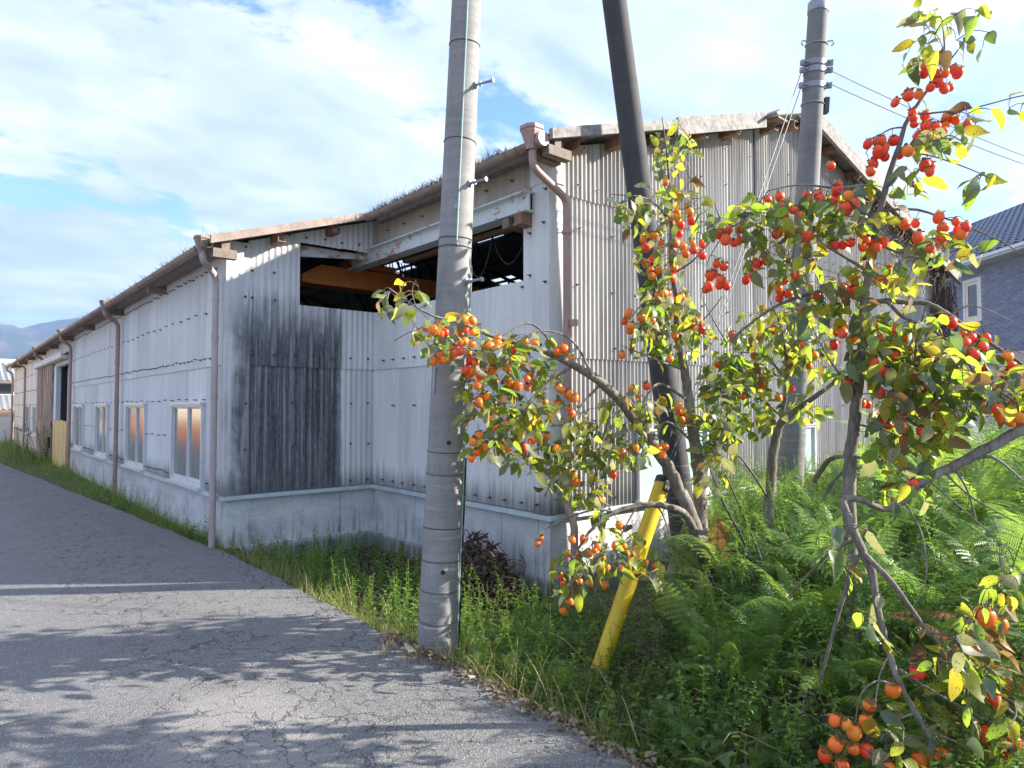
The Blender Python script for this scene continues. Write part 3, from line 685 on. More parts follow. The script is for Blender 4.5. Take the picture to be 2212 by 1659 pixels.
# ================================================================== crane inside
K = thing('overhead_crane', 'orange overhead travelling crane seen through the warehouse opening', 'crane', (3.75, 8.9, 3.33))
ya, yb = 8.82, 9.08
g = MB().add([(x, y, z) for y in (ya, yb) for (x, z) in ((3.73, 3.33), (14.6, 3.33), (14.6, 3.60), (4.0, 3.60), (3.73, 3.44))], [(0, 1, 2, 3, 4), (9, 8, 7, 6, 5), (0, 5, 6, 1), (1, 6, 7, 2), (2, 7, 8, 3), (3, 8, 9, 4), (4, 9, 5, 0)])
part('girder', g, MAT['crane'], K)
part('flange', MB().box(3.75, 14.6, ya-.04, yb+.04, 3.315, 3.328), MAT['crane'], K)
part('end_plate', MB().box(3.72, 3.80, ya-.015, ya-.002, 3.34, 3.44).box(3.80, 3.83, ya-.02, ya-.003, 3.335, 3.47), MAT['crane'], K)
part('hoist_motor', MB().tube([(4.42, 8.86, 3.73), (4.62, 8.86, 3.73)], .062, 14).tube([(4.62, 8.86, 3.73), (4.64, 8.86, 3.73)], .07, 14).tube([(4.40, 8.86, 3.73), (4.42, 8.86, 3.73)], .05, 14), MAT['crane'], K, True)
part('hoist_box', MB().box(4.66, 4.70, 8.75, 8.97, 3.62, 3.80).box(4.74, 4.90, 8.74, 8.98, 3.62, 3.82).box(4.90, 5.15, 8.76, 8.96, 3.62, 3.70), MAT['crane'], K)
part('hoist_frame', MB().box(4.38, 5.2, 8.80, 9.1, 3.605, 3.63).box(4.36, 4.42, 8.82, 9.05, 3.63, 3.70), MAT['rust'], K)
part('drum', MB().tube([(4.5, 8.95, 3.58), (5.0, 8.95, 3.58)], .10, 16), MAT['rust'], K, True)
m_ = MB()
for k in range(26):
    x = 5.2+k*.075+random.uniform(-.02, .02); y = 9.3+random.uniform(-.1, .1); L = random.uniform(.25, .62)
    m_.tube(catmull([(x, y, 3.92), (x+.03, y, 3.92-L*.4), (x+.01+random.uniform(-.05, .05), y, 3.9-L)], 4), .010, 5)
part('festoon_cable', m_, MAT['cable'], K)
CB = thing('hanging_cable', 'black cable loops hanging inside the warehouse opening right of the near pole', 'cable', (5.0, 5.6, 3.4))
for (y0_, y1_, z_, dp) in ((6.25, 5.75, 3.5, .42), (5.75, 5.15, 3.48, .34)):
    pts = [(4.62, y0_+(y1_-y0_)*t, z_-dp*(1-(2*t-1)**2)) for t in np.linspace(0, 1, 14)]
    part('cable', MB().tube(pts, .010, 6), MAT['cable'], CB, True)
part('cable_rail', MB().box(4.58, 4.66, 4.9, 7.6, 3.50, 3.55), MAT['rust'], CB)

# ================================================================== utility poles
def pole(name, label, a, b, r0, r1, mat):
    o = thing(name, label, 'utility pole', tuple(a)); n = 40
    shaft = part('shaft', MB().tube([a.lerp(b, i/n) for i in range(n+1)], [r0+(r1-r0)*i/n for i in range(n+1)], 28), mat, o, True)
    return o
def on_pole(a, b, r0, r1, z):
    t = (z-a.z)/(b.z-a.z); return a.lerp(b, t), r0+(r1-r0)*t
def band(o, a, b, r0, r1, z, w_=.006, mat=None, name='wire_band'):
    c, r = on_pole(a, b, r0, r1, z); ax = (b-a).normalized(); u = ax.orthogonal().normalized(); v = ax.cross(u); tl = random.uniform(-.01, .01)
    pts = [c+(u*math.cos(t)+v*math.sin(t))*(r+w_*.6)+ax*tl*math.cos(t) for t in np.linspace(0, 2*math.pi, 29)]
    part(name, MB().tube(pts, w_, 5, False), mat or MAT['wire'], o, True)
def step_bolt(o, a, b, r0, r1, z, dr, L=.13):
    c, r = on_pole(a, b, r0, r1, z); d = Vector(dr).normalized()
    part('step_bolt', MB().tube([c+d*(r-.02), c+d*(r+L)], .009, 8).tube([c+d*(r-.002), c+d*(r+.012)], .024, 10).tube([c+d*(r+.03), c+d*(r+.045)], .018, 6).tube([c+d*(r+L), c+d*(r+L+.012)], .016, 8), MAT['galv'], o, True)
RT = _r.copy(); FH = Vector((_f.x, _f.y, 0)).normalized()
# near pole at the kerb
PA = at(943, 1400, 4.55); Q = at(1008, 0, 4.62); PB = PA+(Q-PA).normalized()*9.6; R0, R1 = .133, .066
POLE1 = pole('utility_pole', 'tall grey concrete utility pole standing at the road edge in front of the crane opening', PA, PB, R0, R1, MAT['pole'])
for z in (.16, .36, .56, .78, 1.15, 1.30, 2.02, 2.69, 2.75, 3.42, 4.1): band(POLE1, PA, PB, R0, R1, z, .0035)
for z, dr in ((3.80, RT*.9-FH*.5), (3.12, RT*.8-FH*.6), (2.45, RT*.8-FH*.6), (1.78, RT*.9-FH*.5)): step_bolt(POLE1, PA, PB, R0, R1, z, dr)
for z in (2.95, .5, 1.36): 
    c, r_ = on_pole(PA, PB, R0, R1, z); d_ = (-FH+RT*.25*(1 if z != 2.95 else .1)).normalized(); part('bolt_hole', MB().tube([c+d_*(r_-.01), c+d_*(r_+.004)], .016, 10), MAT['galv'] if z > 2 else MAT['black'], POLE1)
pts = []
for z in np.linspace(2.72, 5.2, 14):
    c, r_ = on_pole(PA, PB, R0, R1, z); d_ = (-FH+RT*.18).normalized(); pts.append(c+d_*(r_+.006))
part('earth_wire', MB().tube(pts, .005, 6), MAT['wire_green'], POLE1, True)
pts = []
for z in np.linspace(-.05, 2.70, 20):
    c, r_ = on_pole(PA, PB, R0, R1, z); k = min(1, (2.70-z)/.12); d_ = (-FH*(1-k)+RT*(.18+k)).normalized(); pts.append(c+d_*(r_+.006))
part('earth_wire', MB().tube(pts, .005, 6), MAT['wire_green'], POLE1, True)
pts = [on_pole(PA, PB, R0, R1, z)[0]+(RT*.97+FH*.1).normalized()*(on_pole(PA, PB, R0, R1, z)[1]+.012) for z in np.linspace(-.05, 1.25, 8)]
part('cable_guard', MB().tube(pts, .012, 8), MAT['black'], POLE1, True)
c, r_ = on_pole(PA, PB, R0, R1, 1.78); d_ = (-RT*.75-FH*.66).normalized(); up_ = (PB-PA).normalized(); sd = up_.cross(d_)
part('tag_plate', MB().obox(c+d_*(r_+.003), sd*.014, d_*.004, up_*.085), MAT['galv'], POLE1)
# leaning brace pole
SA = at(1500, 1320, 6.5); Q = at(1327, 0, 5.75); SB = SA+(Q-SA).normalized()*9.0
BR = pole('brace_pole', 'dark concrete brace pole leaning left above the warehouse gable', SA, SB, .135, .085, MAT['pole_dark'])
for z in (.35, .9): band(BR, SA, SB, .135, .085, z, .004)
# short anchor pole on the right
CA = at(1688, 1330, 6.5); CB_ = at(1768, 16, 6.5); r0c, r1c = .138, .092
AP = pole('anchor_pole', 'grey concrete anchor pole with pale cap and guy wires in front of the gable', CA, CB_, r0c, r1c, MAT['pole_far'])
ax = (CB_-CA).normalized()
part('pole_cap', MB().tube([CB_-ax*.055, CB_+ax*.04, CB_+ax*.055], [.099, .099, .085], 24), MAT['galv'], AP, True)
zt_ = CB_.z
for dz_ in (.37, .95, 2.55): band(AP, CA, CB_, r0c, r1c, zt_-dz_, .007, MAT['galv'])
for dz_ in (.56, .63, .78):
    c, r_ = on_pole(CA, CB_, r0c, r1c, zt_-dz_); part('pole_clamp', MB().tube([c-ax*.026, c+ax*.026], r_+.007, 24), MAT['galv'], AP, True)
    for s in (-1, 1):
        d_ = (RT*s-FH*.3).normalized(); part('clamp_lug', MB().obox(c+d_*(r_+.03), d_*.035, d_.cross(ax)*.018, ax*.024).tube([c+d_*(r_+.03)-d_.cross(ax)*.05, c+d_*(r_+.03)+d_.cross(ax)*.05], .010, 6), MAT['galv'], AP)
c, r_ = on_pole(CA, CB_, r0c, r1c, zt_-.97); part('meter_box', MB().obox(c+(RT-FH*.2)*(r_+.02), RT*.022, FH*.03, ax*.075), MAT['steel_dark'], AP)
for s in (-1, 1):
    c, r_ = on_pole(CA, CB_, r0c, r1c, zt_-.34); d_ = (RT*s-FH*.2).normalized(); p_ = c+d_*(r_+.005)
    part('hook', MB().tube([p_, p_+d_*.05, p_+d_*.06-ax*.03, p_+d_*.04-ax*.05], .007, 6), MAT['galv'], AP)
for dz_, d_ in ((2.0, -RT-FH*.4), (2.62, -RT-FH*.5), (3.3, -RT*.8-FH*.6)): step_bolt(AP, CA, CB_, r0c, r1c, zt_-dz_, d_, .11)
# guy wires with their guard
GA = at(1284, 1478, 4.5); c, r_ = on_pole(CA, CB_, r0c, r1c, zt_-.62); GT = c-RT*(r_+.03)
for k, dz_ in enumerate((0, -.17)):
    o = link('guy_wire', MB().tube([GA+Vector((.02*k, 0, 0)), GT+ax*dz_], .0042, 6).mesh('guy_wire', True), MAT['wire'])
    tag(o, ('upper' if k == 0 else 'lower')+' of the two guy wires running from the anchor pole down to the yellow guard', 'wire', 'guy wires')
gd = (GT-GA).normalized(); glen = 1.52
YG = thing('guy_wire_guard', 'leaning yellow plastic guy wire guard with black cap among the ferns', 'guard', tuple(GA))
gp0 = GA-gd*.15
part('tube', MB().tube([gp0+gd*(glen+.15)*i/12 for i in range(13)], .058, 28), MAT['yellow'], YG, True)
part('cap', MB().tube([GA+gd*(glen-.035), GA+gd*(glen+.012), GA+gd*(glen+.022)], [.061, .061, .05], 28), MAT['black'], YG, True)
sd = gd.cross(Vector((0, 0, 1))).normalized(); fr = gd.cross(sd)
bf = (-FH+RT*.45); bf = (bf-gd*bf.dot(gd)).normalized()
part('clip', MB().obox(GA+gd*(glen-.06)+bf*.060, gd*.034, bf.cross(gd)*.024, bf*.008), MAT['black'], YG)
for k in (-1, 1): part('clip_stud', MB().obox(GA+gd*(glen-.062)+bf*.069+bf.cross(gd)*.011*k, gd*.008, bf.cross(gd)*.005, bf*.003), MAT['galv'], YG)
# overhead service wires leaving to the right
c, r_ = on_pole(CA, CB_, r0c, r1c, zt_-.6); E_ = at(2560, 420, 16)
for k, (dz_, ez) in enumerate(((.0, 0), (-.13, -.1))):
    a = c+RT*(r_+.03)+ax*dz_; b = E_+Vector((0, 0, ez)); pts = [a.lerp(b, t)-Vector((0, 0, .30*4*t*(1-t))) for t in np.linspace(0, 1, 24)]
    o = link('service_wire', MB().tube(pts, .006, 6).mesh('service_wire', True), MAT['wire'])
    tag(o, ('upper' if k == 0 else 'lower')+' of the two thin overhead wires leaving the anchor pole to the right', 'wire', 'service wires')

# ================================================================== neighbouring brick house (right)
def brick_mat(name, lo, hi):
    m, t = M(name); g = t.n('ShaderNodeNewGeometry'); r = g.outputs['Random Per Island']; p = g.outputs['Position']
    return fin(m, t, t.mix(t.m('MULTIPLY', t.noise(p, 30, 4), .3), t.mix(r, lo, hi), tuple(k*.7 for k in lo)), .7)
MAT['brick_navy'] = brick_mat('brick_blue_grey', (.17, .19, .27), (.27, .29, .38)); MAT['brick_cream'] = brick_mat('brick_cream', (.52, .46, .41), (.66, .60, .54))
MAT['mortar'] = simple('mortar', (.32, .32, .36), .9, .2, 8); MAT['mortar_l'] = simple('mortar_light', (.34, .31, .29), .9, .2, 8)
HL = 13.2
def hp(dep, lat, z): return FH*dep+RT*lat+Vector((0, 0, z))
BH = thing('brick_house', 'brick house with navy tile roof, blue-grey upper wall and cream lower wall', 'house', tuple(hp(19, HL, -.4)))
def hbox(d0, d1, l0, l1, z0, z1, mb=None):
    mb = mb or MB(); vs = [hp(d, l, z) for z in (z0, z1) for (d, l) in ((d0, l0), (d1, l0), (d1, l1), (d0, l1))]
    return mb.add(vs, [(0, 3, 2, 1), (4, 5, 6, 7), (0, 1, 5, 4), (1, 2, 6, 5), (2, 3, 7, 6), (3, 0, 4, 7)])
DN, DF = 12.5, 33.0; ZB, ZS, ZE = .95, 3.07, 5.62
part('upper_wall', hbox(DN, DF, HL, HL+12, ZS, ZE), MAT['mortar'], BH); part('lower_wall', hbox(DN, DF, HL+.003, HL+12, ZB, ZS-.002), MAT['mortar_l'], BH); part('base_wall', hbox(DN, DF, HL-.02, HL+12, -.6, ZB-.002), MAT['concrete'], BH)
HW = [(18.69, 19.26, 4.07, 5.2), (20.7, 21.3, 4.0, 5.1)]
for nm, z0, z1, mt in (('upper_bricks', ZS, ZE-.05, 'brick_navy'), ('lower_bricks', ZB, ZS, 'brick_cream')):
    mb = MB(); k = 0; z = z0
    while z < z1-.05:
        d = 14.0+(.113 if k % 2 else 0)
        while d < 24:
            if not any(a-.16 < d+.1 < b+.16 and c_-.1 < z+.02 < e_+.1 for a, b, c_, e_ in HW): hbox(d, d+.215, HL-.012, HL+.0, z, z+.053, mb)
            d += .227
        z += .064; k += 1
    stuff(part(nm, mb, MAT[mt], BH))
for a, b, c_, e_ in HW:
    m_ = hbox(a-.09, a, HL-.05, HL+.02, c_-.06, e_+.06); hbox(b, b+.09, HL-.05, HL+.02, c_-.06, e_+.06, m_); hbox(a, b, HL-.049, HL+.02, c_-.06, c_+.02, m_); hbox(a, b, HL-.049, HL+.02, e_-.02, e_+.06, m_)
    w_ = part('window', m_, MAT['white'], BH)
    m_ = hbox(a+.002, a+.1, HL-.03, HL+.01, c_+.022, e_-.022); hbox(b-.1, b-.002, HL-.03, HL+.01, c_+.022, e_-.022, m_); hbox(a+.1, b-.1, HL-.029, HL+.01, c_+.022, c_+.12, m_); hbox(a+.1, b-.1, HL-.029, HL+.01, e_-.12, e_-.022, m_); part('sash', m_, MAT['cream'], w_)
    part('pane', hbox(a+.1, b-.1, HL-.016, HL-.013, c_+.12, e_-.12), MAT['glass'], w_)
part('eave_board', hbox(DN-.4, DF+.4, HL-.45, HL-.42, ZE-.05, ZE+.12), MAT['white'], BH); part('soffit', hbox(DN-.4, DF+.4, HL-.42, HL+.02, ZE-.04, ZE), MAT['white'], BH)
part('gutter', hbox(DN-.4, DF+.4, HL-.52, HL-.452, ZE+.0, ZE+.09), MAT['white'], BH)
RS = .55; zr0 = ZE+.10
part('roof', MB().add([hp(d, l, zr0+RS*(l-HL+.45)) for (d, l) in ((DN-.4, HL-.45), (DF+.4, HL-.45), (DF+.4, HL+6), (DN-.4, HL+6))]+[hp(DN-.4, HL+12.4, zr0), hp(DF+.4, HL+12.4, zr0)], [(0, 1, 2, 3), (3, 2, 5, 4)]), MAT['tile_navy'], BH)
# S-shaped tile: 0.30 wide along the eave, 0.30 up the slope
tw, th_ = .30, .29; sl = Vector((0, 0, 0)); prof = [(i/8, .030*math.sin(2*math.pi*i/8)+.012) for i in range(9)]
tm = MB(); vs = []
for vv, lift in ((-.03, .03), (1.0, .0)):
    for (a, h) in prof: vs.append((a*tw, vv*th_, h+lift+.012))
for (a, h) in prof: vs.append((a*tw, -.03*th_, h-.005))
fs = [(i, i+1, 9+i+1, 9+i) for i in range(8)]+[(18+i, 18+i+1, i+1, i) for i in range(8)]
TILE = tm.add(vs, fs).mesh('roof_tile', True); TILE.materials.append(MAT['tile_navy'])
e1 = FH; e2 = (RT+Vector((0, 0, RS))).normalized(); e3 = e1.cross(e2)
if e3.z < 0: e3 = -e3
B3 = Matrix((e1, e2, e3)).transposed().to_4x4(); slots = []
for i in range(int((DF-DN)/tw)):
    for j in range(int(7.2/th_)):
        P = hp(DN-.4+i*tw, HL-.47, zr0-.01)+e2*(j*th_); q = P+e2*.1-EYE; dd = q.dot(_f); u = 1106+q.dot(_r)/dd*1440; v = 829.5-q.dot(_u)/dd*1440
        slots.append(((0 if (2040 < u < 2230) else 1000)+dd, P))
slots.sort(key=lambda s: s[0])
for k, (s_, P) in enumerate(slots[:290]): link('roof_tile', TILE, None, BH, Matrix.Translation(P) @ B3)
me = cloud_mesh('roof_tiles', vs, fs, [np.array(Matrix.Translation(P) @ B3) for s_, P in slots[290:]]); stuff(link('roof_tiles', me, MAT['tile_navy'], BH))

# ================================================================== far left: panel fence, houses, hills
FN = thing('panel_fence', 'white panel fence closing the lane end beside the warehouse', 'fence', (1.5, 38.7, 0))
for k in range(4): part('fence_panel', MB().box(2.44-(k+1)*.9+.01, 2.44-k*.9-.01, 38.66, 38.70, -.2, 1.14), MAT['white'], FN)
part('fence_rail', MB().box(-1.2, 2.46, 38.64, 38.74, 1.26, 1.36), MAT['cream'], FN)
for k in range(5): part('fence_post', MB().box(2.42-k*.9, 2.50-k*.9, 38.705, 38.76, -.3, 1.30), MAT['steel_dark'], FN)
for k in range(9): part('fence_block', MB().box(2.40-k*.42-.12, 2.40-k*.42, 38.66, 38.70, 1.141, 1.259), MAT['cream'], FN)
def tiled_roof(o, x0, x1, ya, za, yb, zb, mat, step=.28):
    mb = MB(); n = int((x1-x0)/step*4); m2 = 14; vs = []; fs = []
    for j in range(m2+1):
        for i in range(n+1):
            x = x0+(x1-x0)*i/n; t = j/m2; vs.append((x, ya+(yb-ya)*t, za+(zb-za)*t+.035*math.sin(2*math.pi*x/step)+.03*(1-((j*1.0) % 1))))
    for j in range(m2):
        for i in range(n): fs.append((j*(n+1)+i, j*(n+1)+i+1, (j+1)*(n+1)+i+1, (j+1)*(n+1)+i))
    part('roof', mb.add(vs, fs), mat, o, True)
CH = thing('cream_house', 'cream rendered house with two grey tiled roofs beyond the white fence', 'house', (2, 50, 0))
part('wall', MB().box(-6, 9, 49.2, 56, -.4, 3.18), MAT['cream'], CH); part('wall', MB().box(-6, 7.5, 47.5, 49.19, -.4, 1.5), MAT['cream'], CH)
tiled_roof(CH, -6.6, 9.6, 48.5, 3.1, 53, 4.35, MAT['tile_grey']); tiled_roof(CH, -6.6, 8.1, 46.8, 1.42, 49.19, 2.25, MAT['tile_grey'])
part('fascia', MB().box(-6.6, 9.6, 48.52, 48.58, 3.0, 3.09), MAT['timber'], CH); part('fascia', MB().box(-6.6, 8.1, 46.82, 46.88, 1.32, 1.41), MAT['rust'], CH)
w_ = part('window', MB().box(1.5, 3.1, 49.15, 49.19, 2.3, 3.0), MAT['alu'], CH); part('pane', MB().box(1.56, 3.04, 49.13, 49.148, 2.36, 2.94), MAT['glass'], w_)
GH = thing('flat_building', 'low building with pale green flat roof behind the cream house', 'building', (0, 82, 0))
part('wall', MB().box(-14, 9, 80, 92, -.4, 5.2), MAT['steel_dark'], GH); part('roof', MB().box(-15, 9.8, 79, 93, 5.2, 6.15), simple('pale_green_roof', (.36, .46, .43), .6, .1, 1), GH)
for k in range(6): part('window', MB().box(-12+k*3.4, -9.8+k*3.4, 79.94, 79.99, 3.0, 4.4), MAT['glass'], GH)
def ridge(name, r0, r1, prof, rough, seed, mat):
    rs = np.random.default_rng(seed); na, nr = 220, 34; az0, az1 = rad(-55), rad(62); ph = rs.uniform(0, 6.28, 12); mb = MB()
    for i in range(na+1):
        a = az0+(az1-az0)*i/na; H_ = prof(math.degrees(a))
        for j in range(nr+1):
            t = j/nr; rr = r0+(r1-r0)*t; h = H_*math.sin(min(1, t/.8)*math.pi/2)**1.3*(1 if t < .8 else 1-(t-.8)*2)
            g = 0
            for k in range(6): g += math.sin(a*(34+27*k*1.7)+ph[k]+t*(3+k*1.7))*rough/(1+k*.8)
            h *= 1+g*.5*(1-t*.6); mb.v.append((rr*math.sin(a), rr*math.cos(a), max(-.5, h)-.5*(j == 0)))
    for i in range(na):
        for j in range(nr): p = i*(nr+1)+j; mb.f.append((p, p+nr+1, p+nr+2, p+1))
    struct(name, mb, mat, True)
ridge('mountain', 2500, 4000, lambda d: 372+12*math.sin(d*.9+1.2)+14*math.sin(d*.31), .13, 3, MAT['mountain'])
ridge('foothill', 1500, 2100, lambda d: 112+16*math.sin(d*.7+2.6)-d*3, .10, 9, MAT['mountain'])
# unseen house and orange hedge, added across the lane for warm window reflections
AH = thing('reflection_house', 'unseen cream house across the lane, added for the reflections in the long wall windows', 'house', (-9, 36, 0))
part('wall', MB().box(-13, -5.2, 27, 47, -.3, 4.6), MAT['cream'], AH); part('roof', MB().add([(-4.4, 26, 4.5), (-4.4, 48, 4.5), (-9.1, 48, 6.6), (-9.1, 26, 6.6), (-13.8, 26, 4.5), (-13.8, 48, 4.5)], [(0, 1, 2, 3), (3, 2, 5, 4), (0, 3, 4), (1, 5, 2)]), MAT['tile_grey'], AH)
for k in range(5): part('window', MB().box(-5.19, -5.12, 28.5+k*3.7, 30.3+k*3.7, 2.6, 3.7), MAT['glass'], AH)
hb = MB()
hm = leafy('reflection_hedge', (.42, .10, .02), (.60, .22, .03), (.7, .2, .03), 0, .6, .3, True)

# ================================================================== persimmon trees
def leaf_mesh(name, L=1.0, wd=.56, droop=.22, fold=.16, twist=0.0, tip=.5):
    """ovate leaf, growth axis +Y, upper side +Z"""
    mb = MB(); n = 6
    for i in range(n+1):
        t = i/n; w_ = wd*.5*math.sin(math.pi*min(1, t**.78))**.85 if 0 < t < 1 else .006
        y = L*t; z = -droop*t*t*L; a = twist*t
        for s, k in ((-1, 1), (0, 0), (1, 1)):
            x = s*w_*L; zz = z+fold*abs(s)*w_*L*1.2+.035*L*math.sin(t*9+s*1.7+wd*20)*abs(s)
            mb.v.append((x*math.cos(a)-zz*math.sin(a)*.3, y, zz+x*math.sin(a)))
    for i in range(n):
        for s in (0, 1): p = i*3+s; mb.f.append((p, p+1, p+4, p+3))
    b = len(mb.v); mb.v += [(-.008*L, -.11*L, .0), (.008*L, -.11*L, 0), (.008*L, .02*L, 0), (-.008*L, .02*L, 0)]; mb.f.append((b, b+1, b+2, b+3))
    return mb
LEAFV = [leaf_mesh('leaf', 1, .56, .18, .18, 0), leaf_mesh('leaf', 1, .60, .32, .30, .35), leaf_mesh('leaf', 1, .52, .05, .40, -.4), leaf_mesh('leaf', 1, .58, .5, .12, .6), leaf_mesh('leaf', 1, .42, .30, .75, -.7), leaf_mesh('leaf', 1, .62, .75, .55, 1.0), leaf_mesh('leaf', .9, .5, -.25, .9, .3)]
LEAFM = [[None]*6 for _ in LEAFV]
def leaf_data(v, c):
    if LEAFM[v][c] is None:
        me = LEAFV[v].mesh('leaf', False); me.polygons.foreach_set('use_smooth', [True]*len(me.polygons)); me.materials.append(LEAFSETS[False][c]); LEAFM[v][c] = me
    return LEAFM[v][c]
def lathe(prof, n=16):
    mb = MB()
    for (r, z) in prof:
        for k in range(n): a = 2*math.pi*k/n; q = 1+.03*math.cos(4*a); mb.v.append((r*q*math.cos(a), r*q*math.sin(a), z))
    for i in range(len(prof)-1):
        for k in range(n): mb.f.append((i*n+k, i*n+(k+1) % n, (i+1)*n+(k+1) % n, (i+1)*n+k))
    return mb
FRUITS = []
for sq in (.94, 1.06, 1.18):
    pr = [(.0015, -.52*sq), (.10, -.515*sq), (.24, -.47*sq), (.38, -.36*sq), (.47, -.18*sq), (.50, .02*sq), (.475, .20*sq), (.40, .34*sq), (.28, .43*sq), (.14, .455*sq), (.0015, .43*sq)]
    for fm in ('fruit', 'fruit_red'): me = lathe(pr).mesh('persimmon', True); me.materials.append(MAT[fm]); FRUITS.append((me, .43*sq, fm))
mb = MB()
for k in range(4):
    a = k*math.pi/2; ca, sa = math.cos(a), math.sin(a)
    for (x, y, z) in ((.0, 0, .03), (.22, -.21, .05), (.42, -.15, .14), (.50, 0, .17), (.42, .15, .14), (.22, .21, .05)): mb.v.append((x*ca-y*sa, x*sa+y*ca, z))
    b = k*6; mb.f += [(b, b+1, b+2, b+3), (b, b+3, b+4, b+5)]
mb.tube([(0, 0, .0), (.01, 0, .12), (.03, 0, .30)], [.07, .035, .03], 6)
CALYX = mb.mesh('calyx'); CALYX.materials.append(MAT['calyx'])

class Tree:
    def __init__(s, label, base):
        s.o = thing('persimmon_tree', label, 'tree', tuple(base)); s.nodes = []; s.twigs = []; s.targets = []; s.leaves = []; s.red = .15; s.lush = 1.4
    def limb(s, pts, r, name='branch', mat=None, k=5, n=9):
        """pts (u, v, distance); r list of radii at the ends or per point"""
        P = [at(*p) for p in pts]
        if len(r) == 2: r = list(np.linspace(r[0], r[1], len(P)))
        C = catmull([(*p, q) for p, q in zip(P, r)], k)
        wob = [Vector(c[:3])+Vector((random.gauss(0, 1), random.gauss(0, 1), random.gauss(0, 1)))*min(.003, c[3]*.07) for c in C]
        part(name, MB().tube(wob, [max(.0018, c[3]) for c in C], n), mat or MAT['bark'], s.o, True)
        for w_, c in zip(wob, C): s.nodes.append((w_.x, w_.y, w_.z))
    def near(s, u, v):                              # distance of the skeleton node that lies closest to a bearing
        if not hasattr(s, 'cache') or len(s.cache) != len(s.nodes):
            A = np.array(s.nodes)-np.array(EYE); d = A@np.array(_f); s.cache = np.c_[1106+A@np.array(_r)/d*1440, 829.5-A@np.array(_u)/d*1440, d]
        k = np.argmin((s.cache[:, 0]-u)**2+(s.cache[:, 1]-v)**2); return s.cache[k, 2]
    def grow(s):
        """connect every fruit and leaf to the wood with thin twigs, nearest first"""
        N = np.array(s.nodes); T = [np.array(p) for p, kind in s.targets]; order = sorted(range(len(T)), key=lambda i: np.min(np.sum((N-T[i])**2, 1)))
        used = len(N); cap = np.zeros((used+len(T)*6, 3)); cap[:used] = N; mb = MB(); dirs = [None]*len(T)
        for i in order:
            p = T[i]; D = cap[:used]-p; d2 = np.sum(D**2, 1)+.3*np.maximum(0, -D[:, 2])**2; q = cap[np.argmin(d2)].copy(); L = np.linalg.norm(p-q); dirs[i] = p-q
            if L < .012: continue
            mid = (p+q)/2+np.array([random.gauss(0, .06)*L, random.gauss(0, .06)*L, .16*L+random.gauss(0, .05)*L])
            c = catmull([q, mid, p], 3); r_ = .0042 if L > .25 else .003 if L > .1 else .0022
            mb.tube(c, list(np.linspace(r_, r_*.5, len(c))), 5, False)
            for w_ in c[1:]: cap[used] = w_; used += 1
        stuff(part('twigs', mb, MAT['bark_dark'], s.o, True)); return dirs
    def fruit(s, pts, dia=.052, jit=.10):
        for (u, v) in pts:
            d = s.near(u, v)+random.uniform(-jit, jit); s.targets.append((tuple(at(u, v, d)+Vector((0, 0, dia*.62))), ('f', dia*random.uniform(.80, 1.14))))
    def leafmass(s, blobs, L=.085, jit=.28, mixw=(3, 3, 2.5, 1.6, .6, .3)):
        for (u, v, ru, rv, n) in blobs:
            for _ in range(int(n*s.lush)):
                a = random.uniform(0, 6.283); q = math.sqrt(random.random()); x, y = u+ru*q*math.cos(a), v+rv*q*math.sin(a)
                d = s.near(x, y)+random.gauss(0, jit*.6); s.targets.append((tuple(at(x, y, max(1.9, d))), ('l', L*random.uniform(.62, 1.25), random.choices(range(6), mixw)[0])))
    def finish(s):
        dirs = s.grow(); nf = 0; LV = []
        for (p, k), dv in zip(s.targets, dirs):
            p = Vector(p)
            if k[0] == 'f':
                kind_ = 'fruit_red' if random.random() < s.red else 'fruit'; me, top, _ = random.choice([q for q in FRUITS if q[2] == kind_]); sc = k[1]; e = Euler((random.uniform(-.45, .45), random.uniform(-.45, .45), random.uniform(0, 6.28)))
                R = e.to_matrix().to_4x4(); c = p-(R @ Vector((0, 0, (top+.22)*sc)))
                f = link('persimmon', me, None, s.o, Matrix.Translation(c) @ R @ Matrix.Scale(sc, 4))
                link('calyx', CALYX, None, f, Matrix.Translation(c) @ R @ Matrix.Translation((0, 0, (top-.03)*sc)) @ Matrix.Scale(sc, 4))
            else:
                d = Vector((random.gauss(0, .55), random.gauss(0, .55), random.gauss(-.55, .45)))+Vector(dv).normalized()*.5
                h = Vector((random.gauss(0, .7), random.gauss(0, .7), .9)); m = mx_dir(p, d, h, k[1], random.gauss(0, .5)); LV.append(((p-EYE).dot(_f)/k[1], m, k[2]))
        LV.sort(key=lambda q: q[0])
        for _, m, c in LV[:290]: link('leaf', leaf_data(random.randrange(7), c), None, s.o, m)
        for c in range(6):
            rest = [m for _, m, cc in LV[290:] if cc == c]
            for v in range(2):
                sub = rest[v::2]
                if sub: tm_ = LEAFV[v*3]; stuff(link('foliage', cloud_mesh('foliage', tm_.v, tm_.f, [np.array(m) for m in sub]), LEAFSETS[True][c], s.o))
def z4(pts): return [(907.5+a*.3283, 242+b*.3283) for a, b in pts]
def z5(pts): return [(1512.5+a*.3283, b*.3283) for a, b in pts]
def z6(pts): return [(907.5+a*.3283, 605+b*.3283) for a, b in pts]
def z7(pts): return [(1452+a*.3436, 544.5+b*.3436) for a, b in pts]
def z8(pts): return [(1089+a*.5076, 1028.5+b*.5076) for a, b in pts]

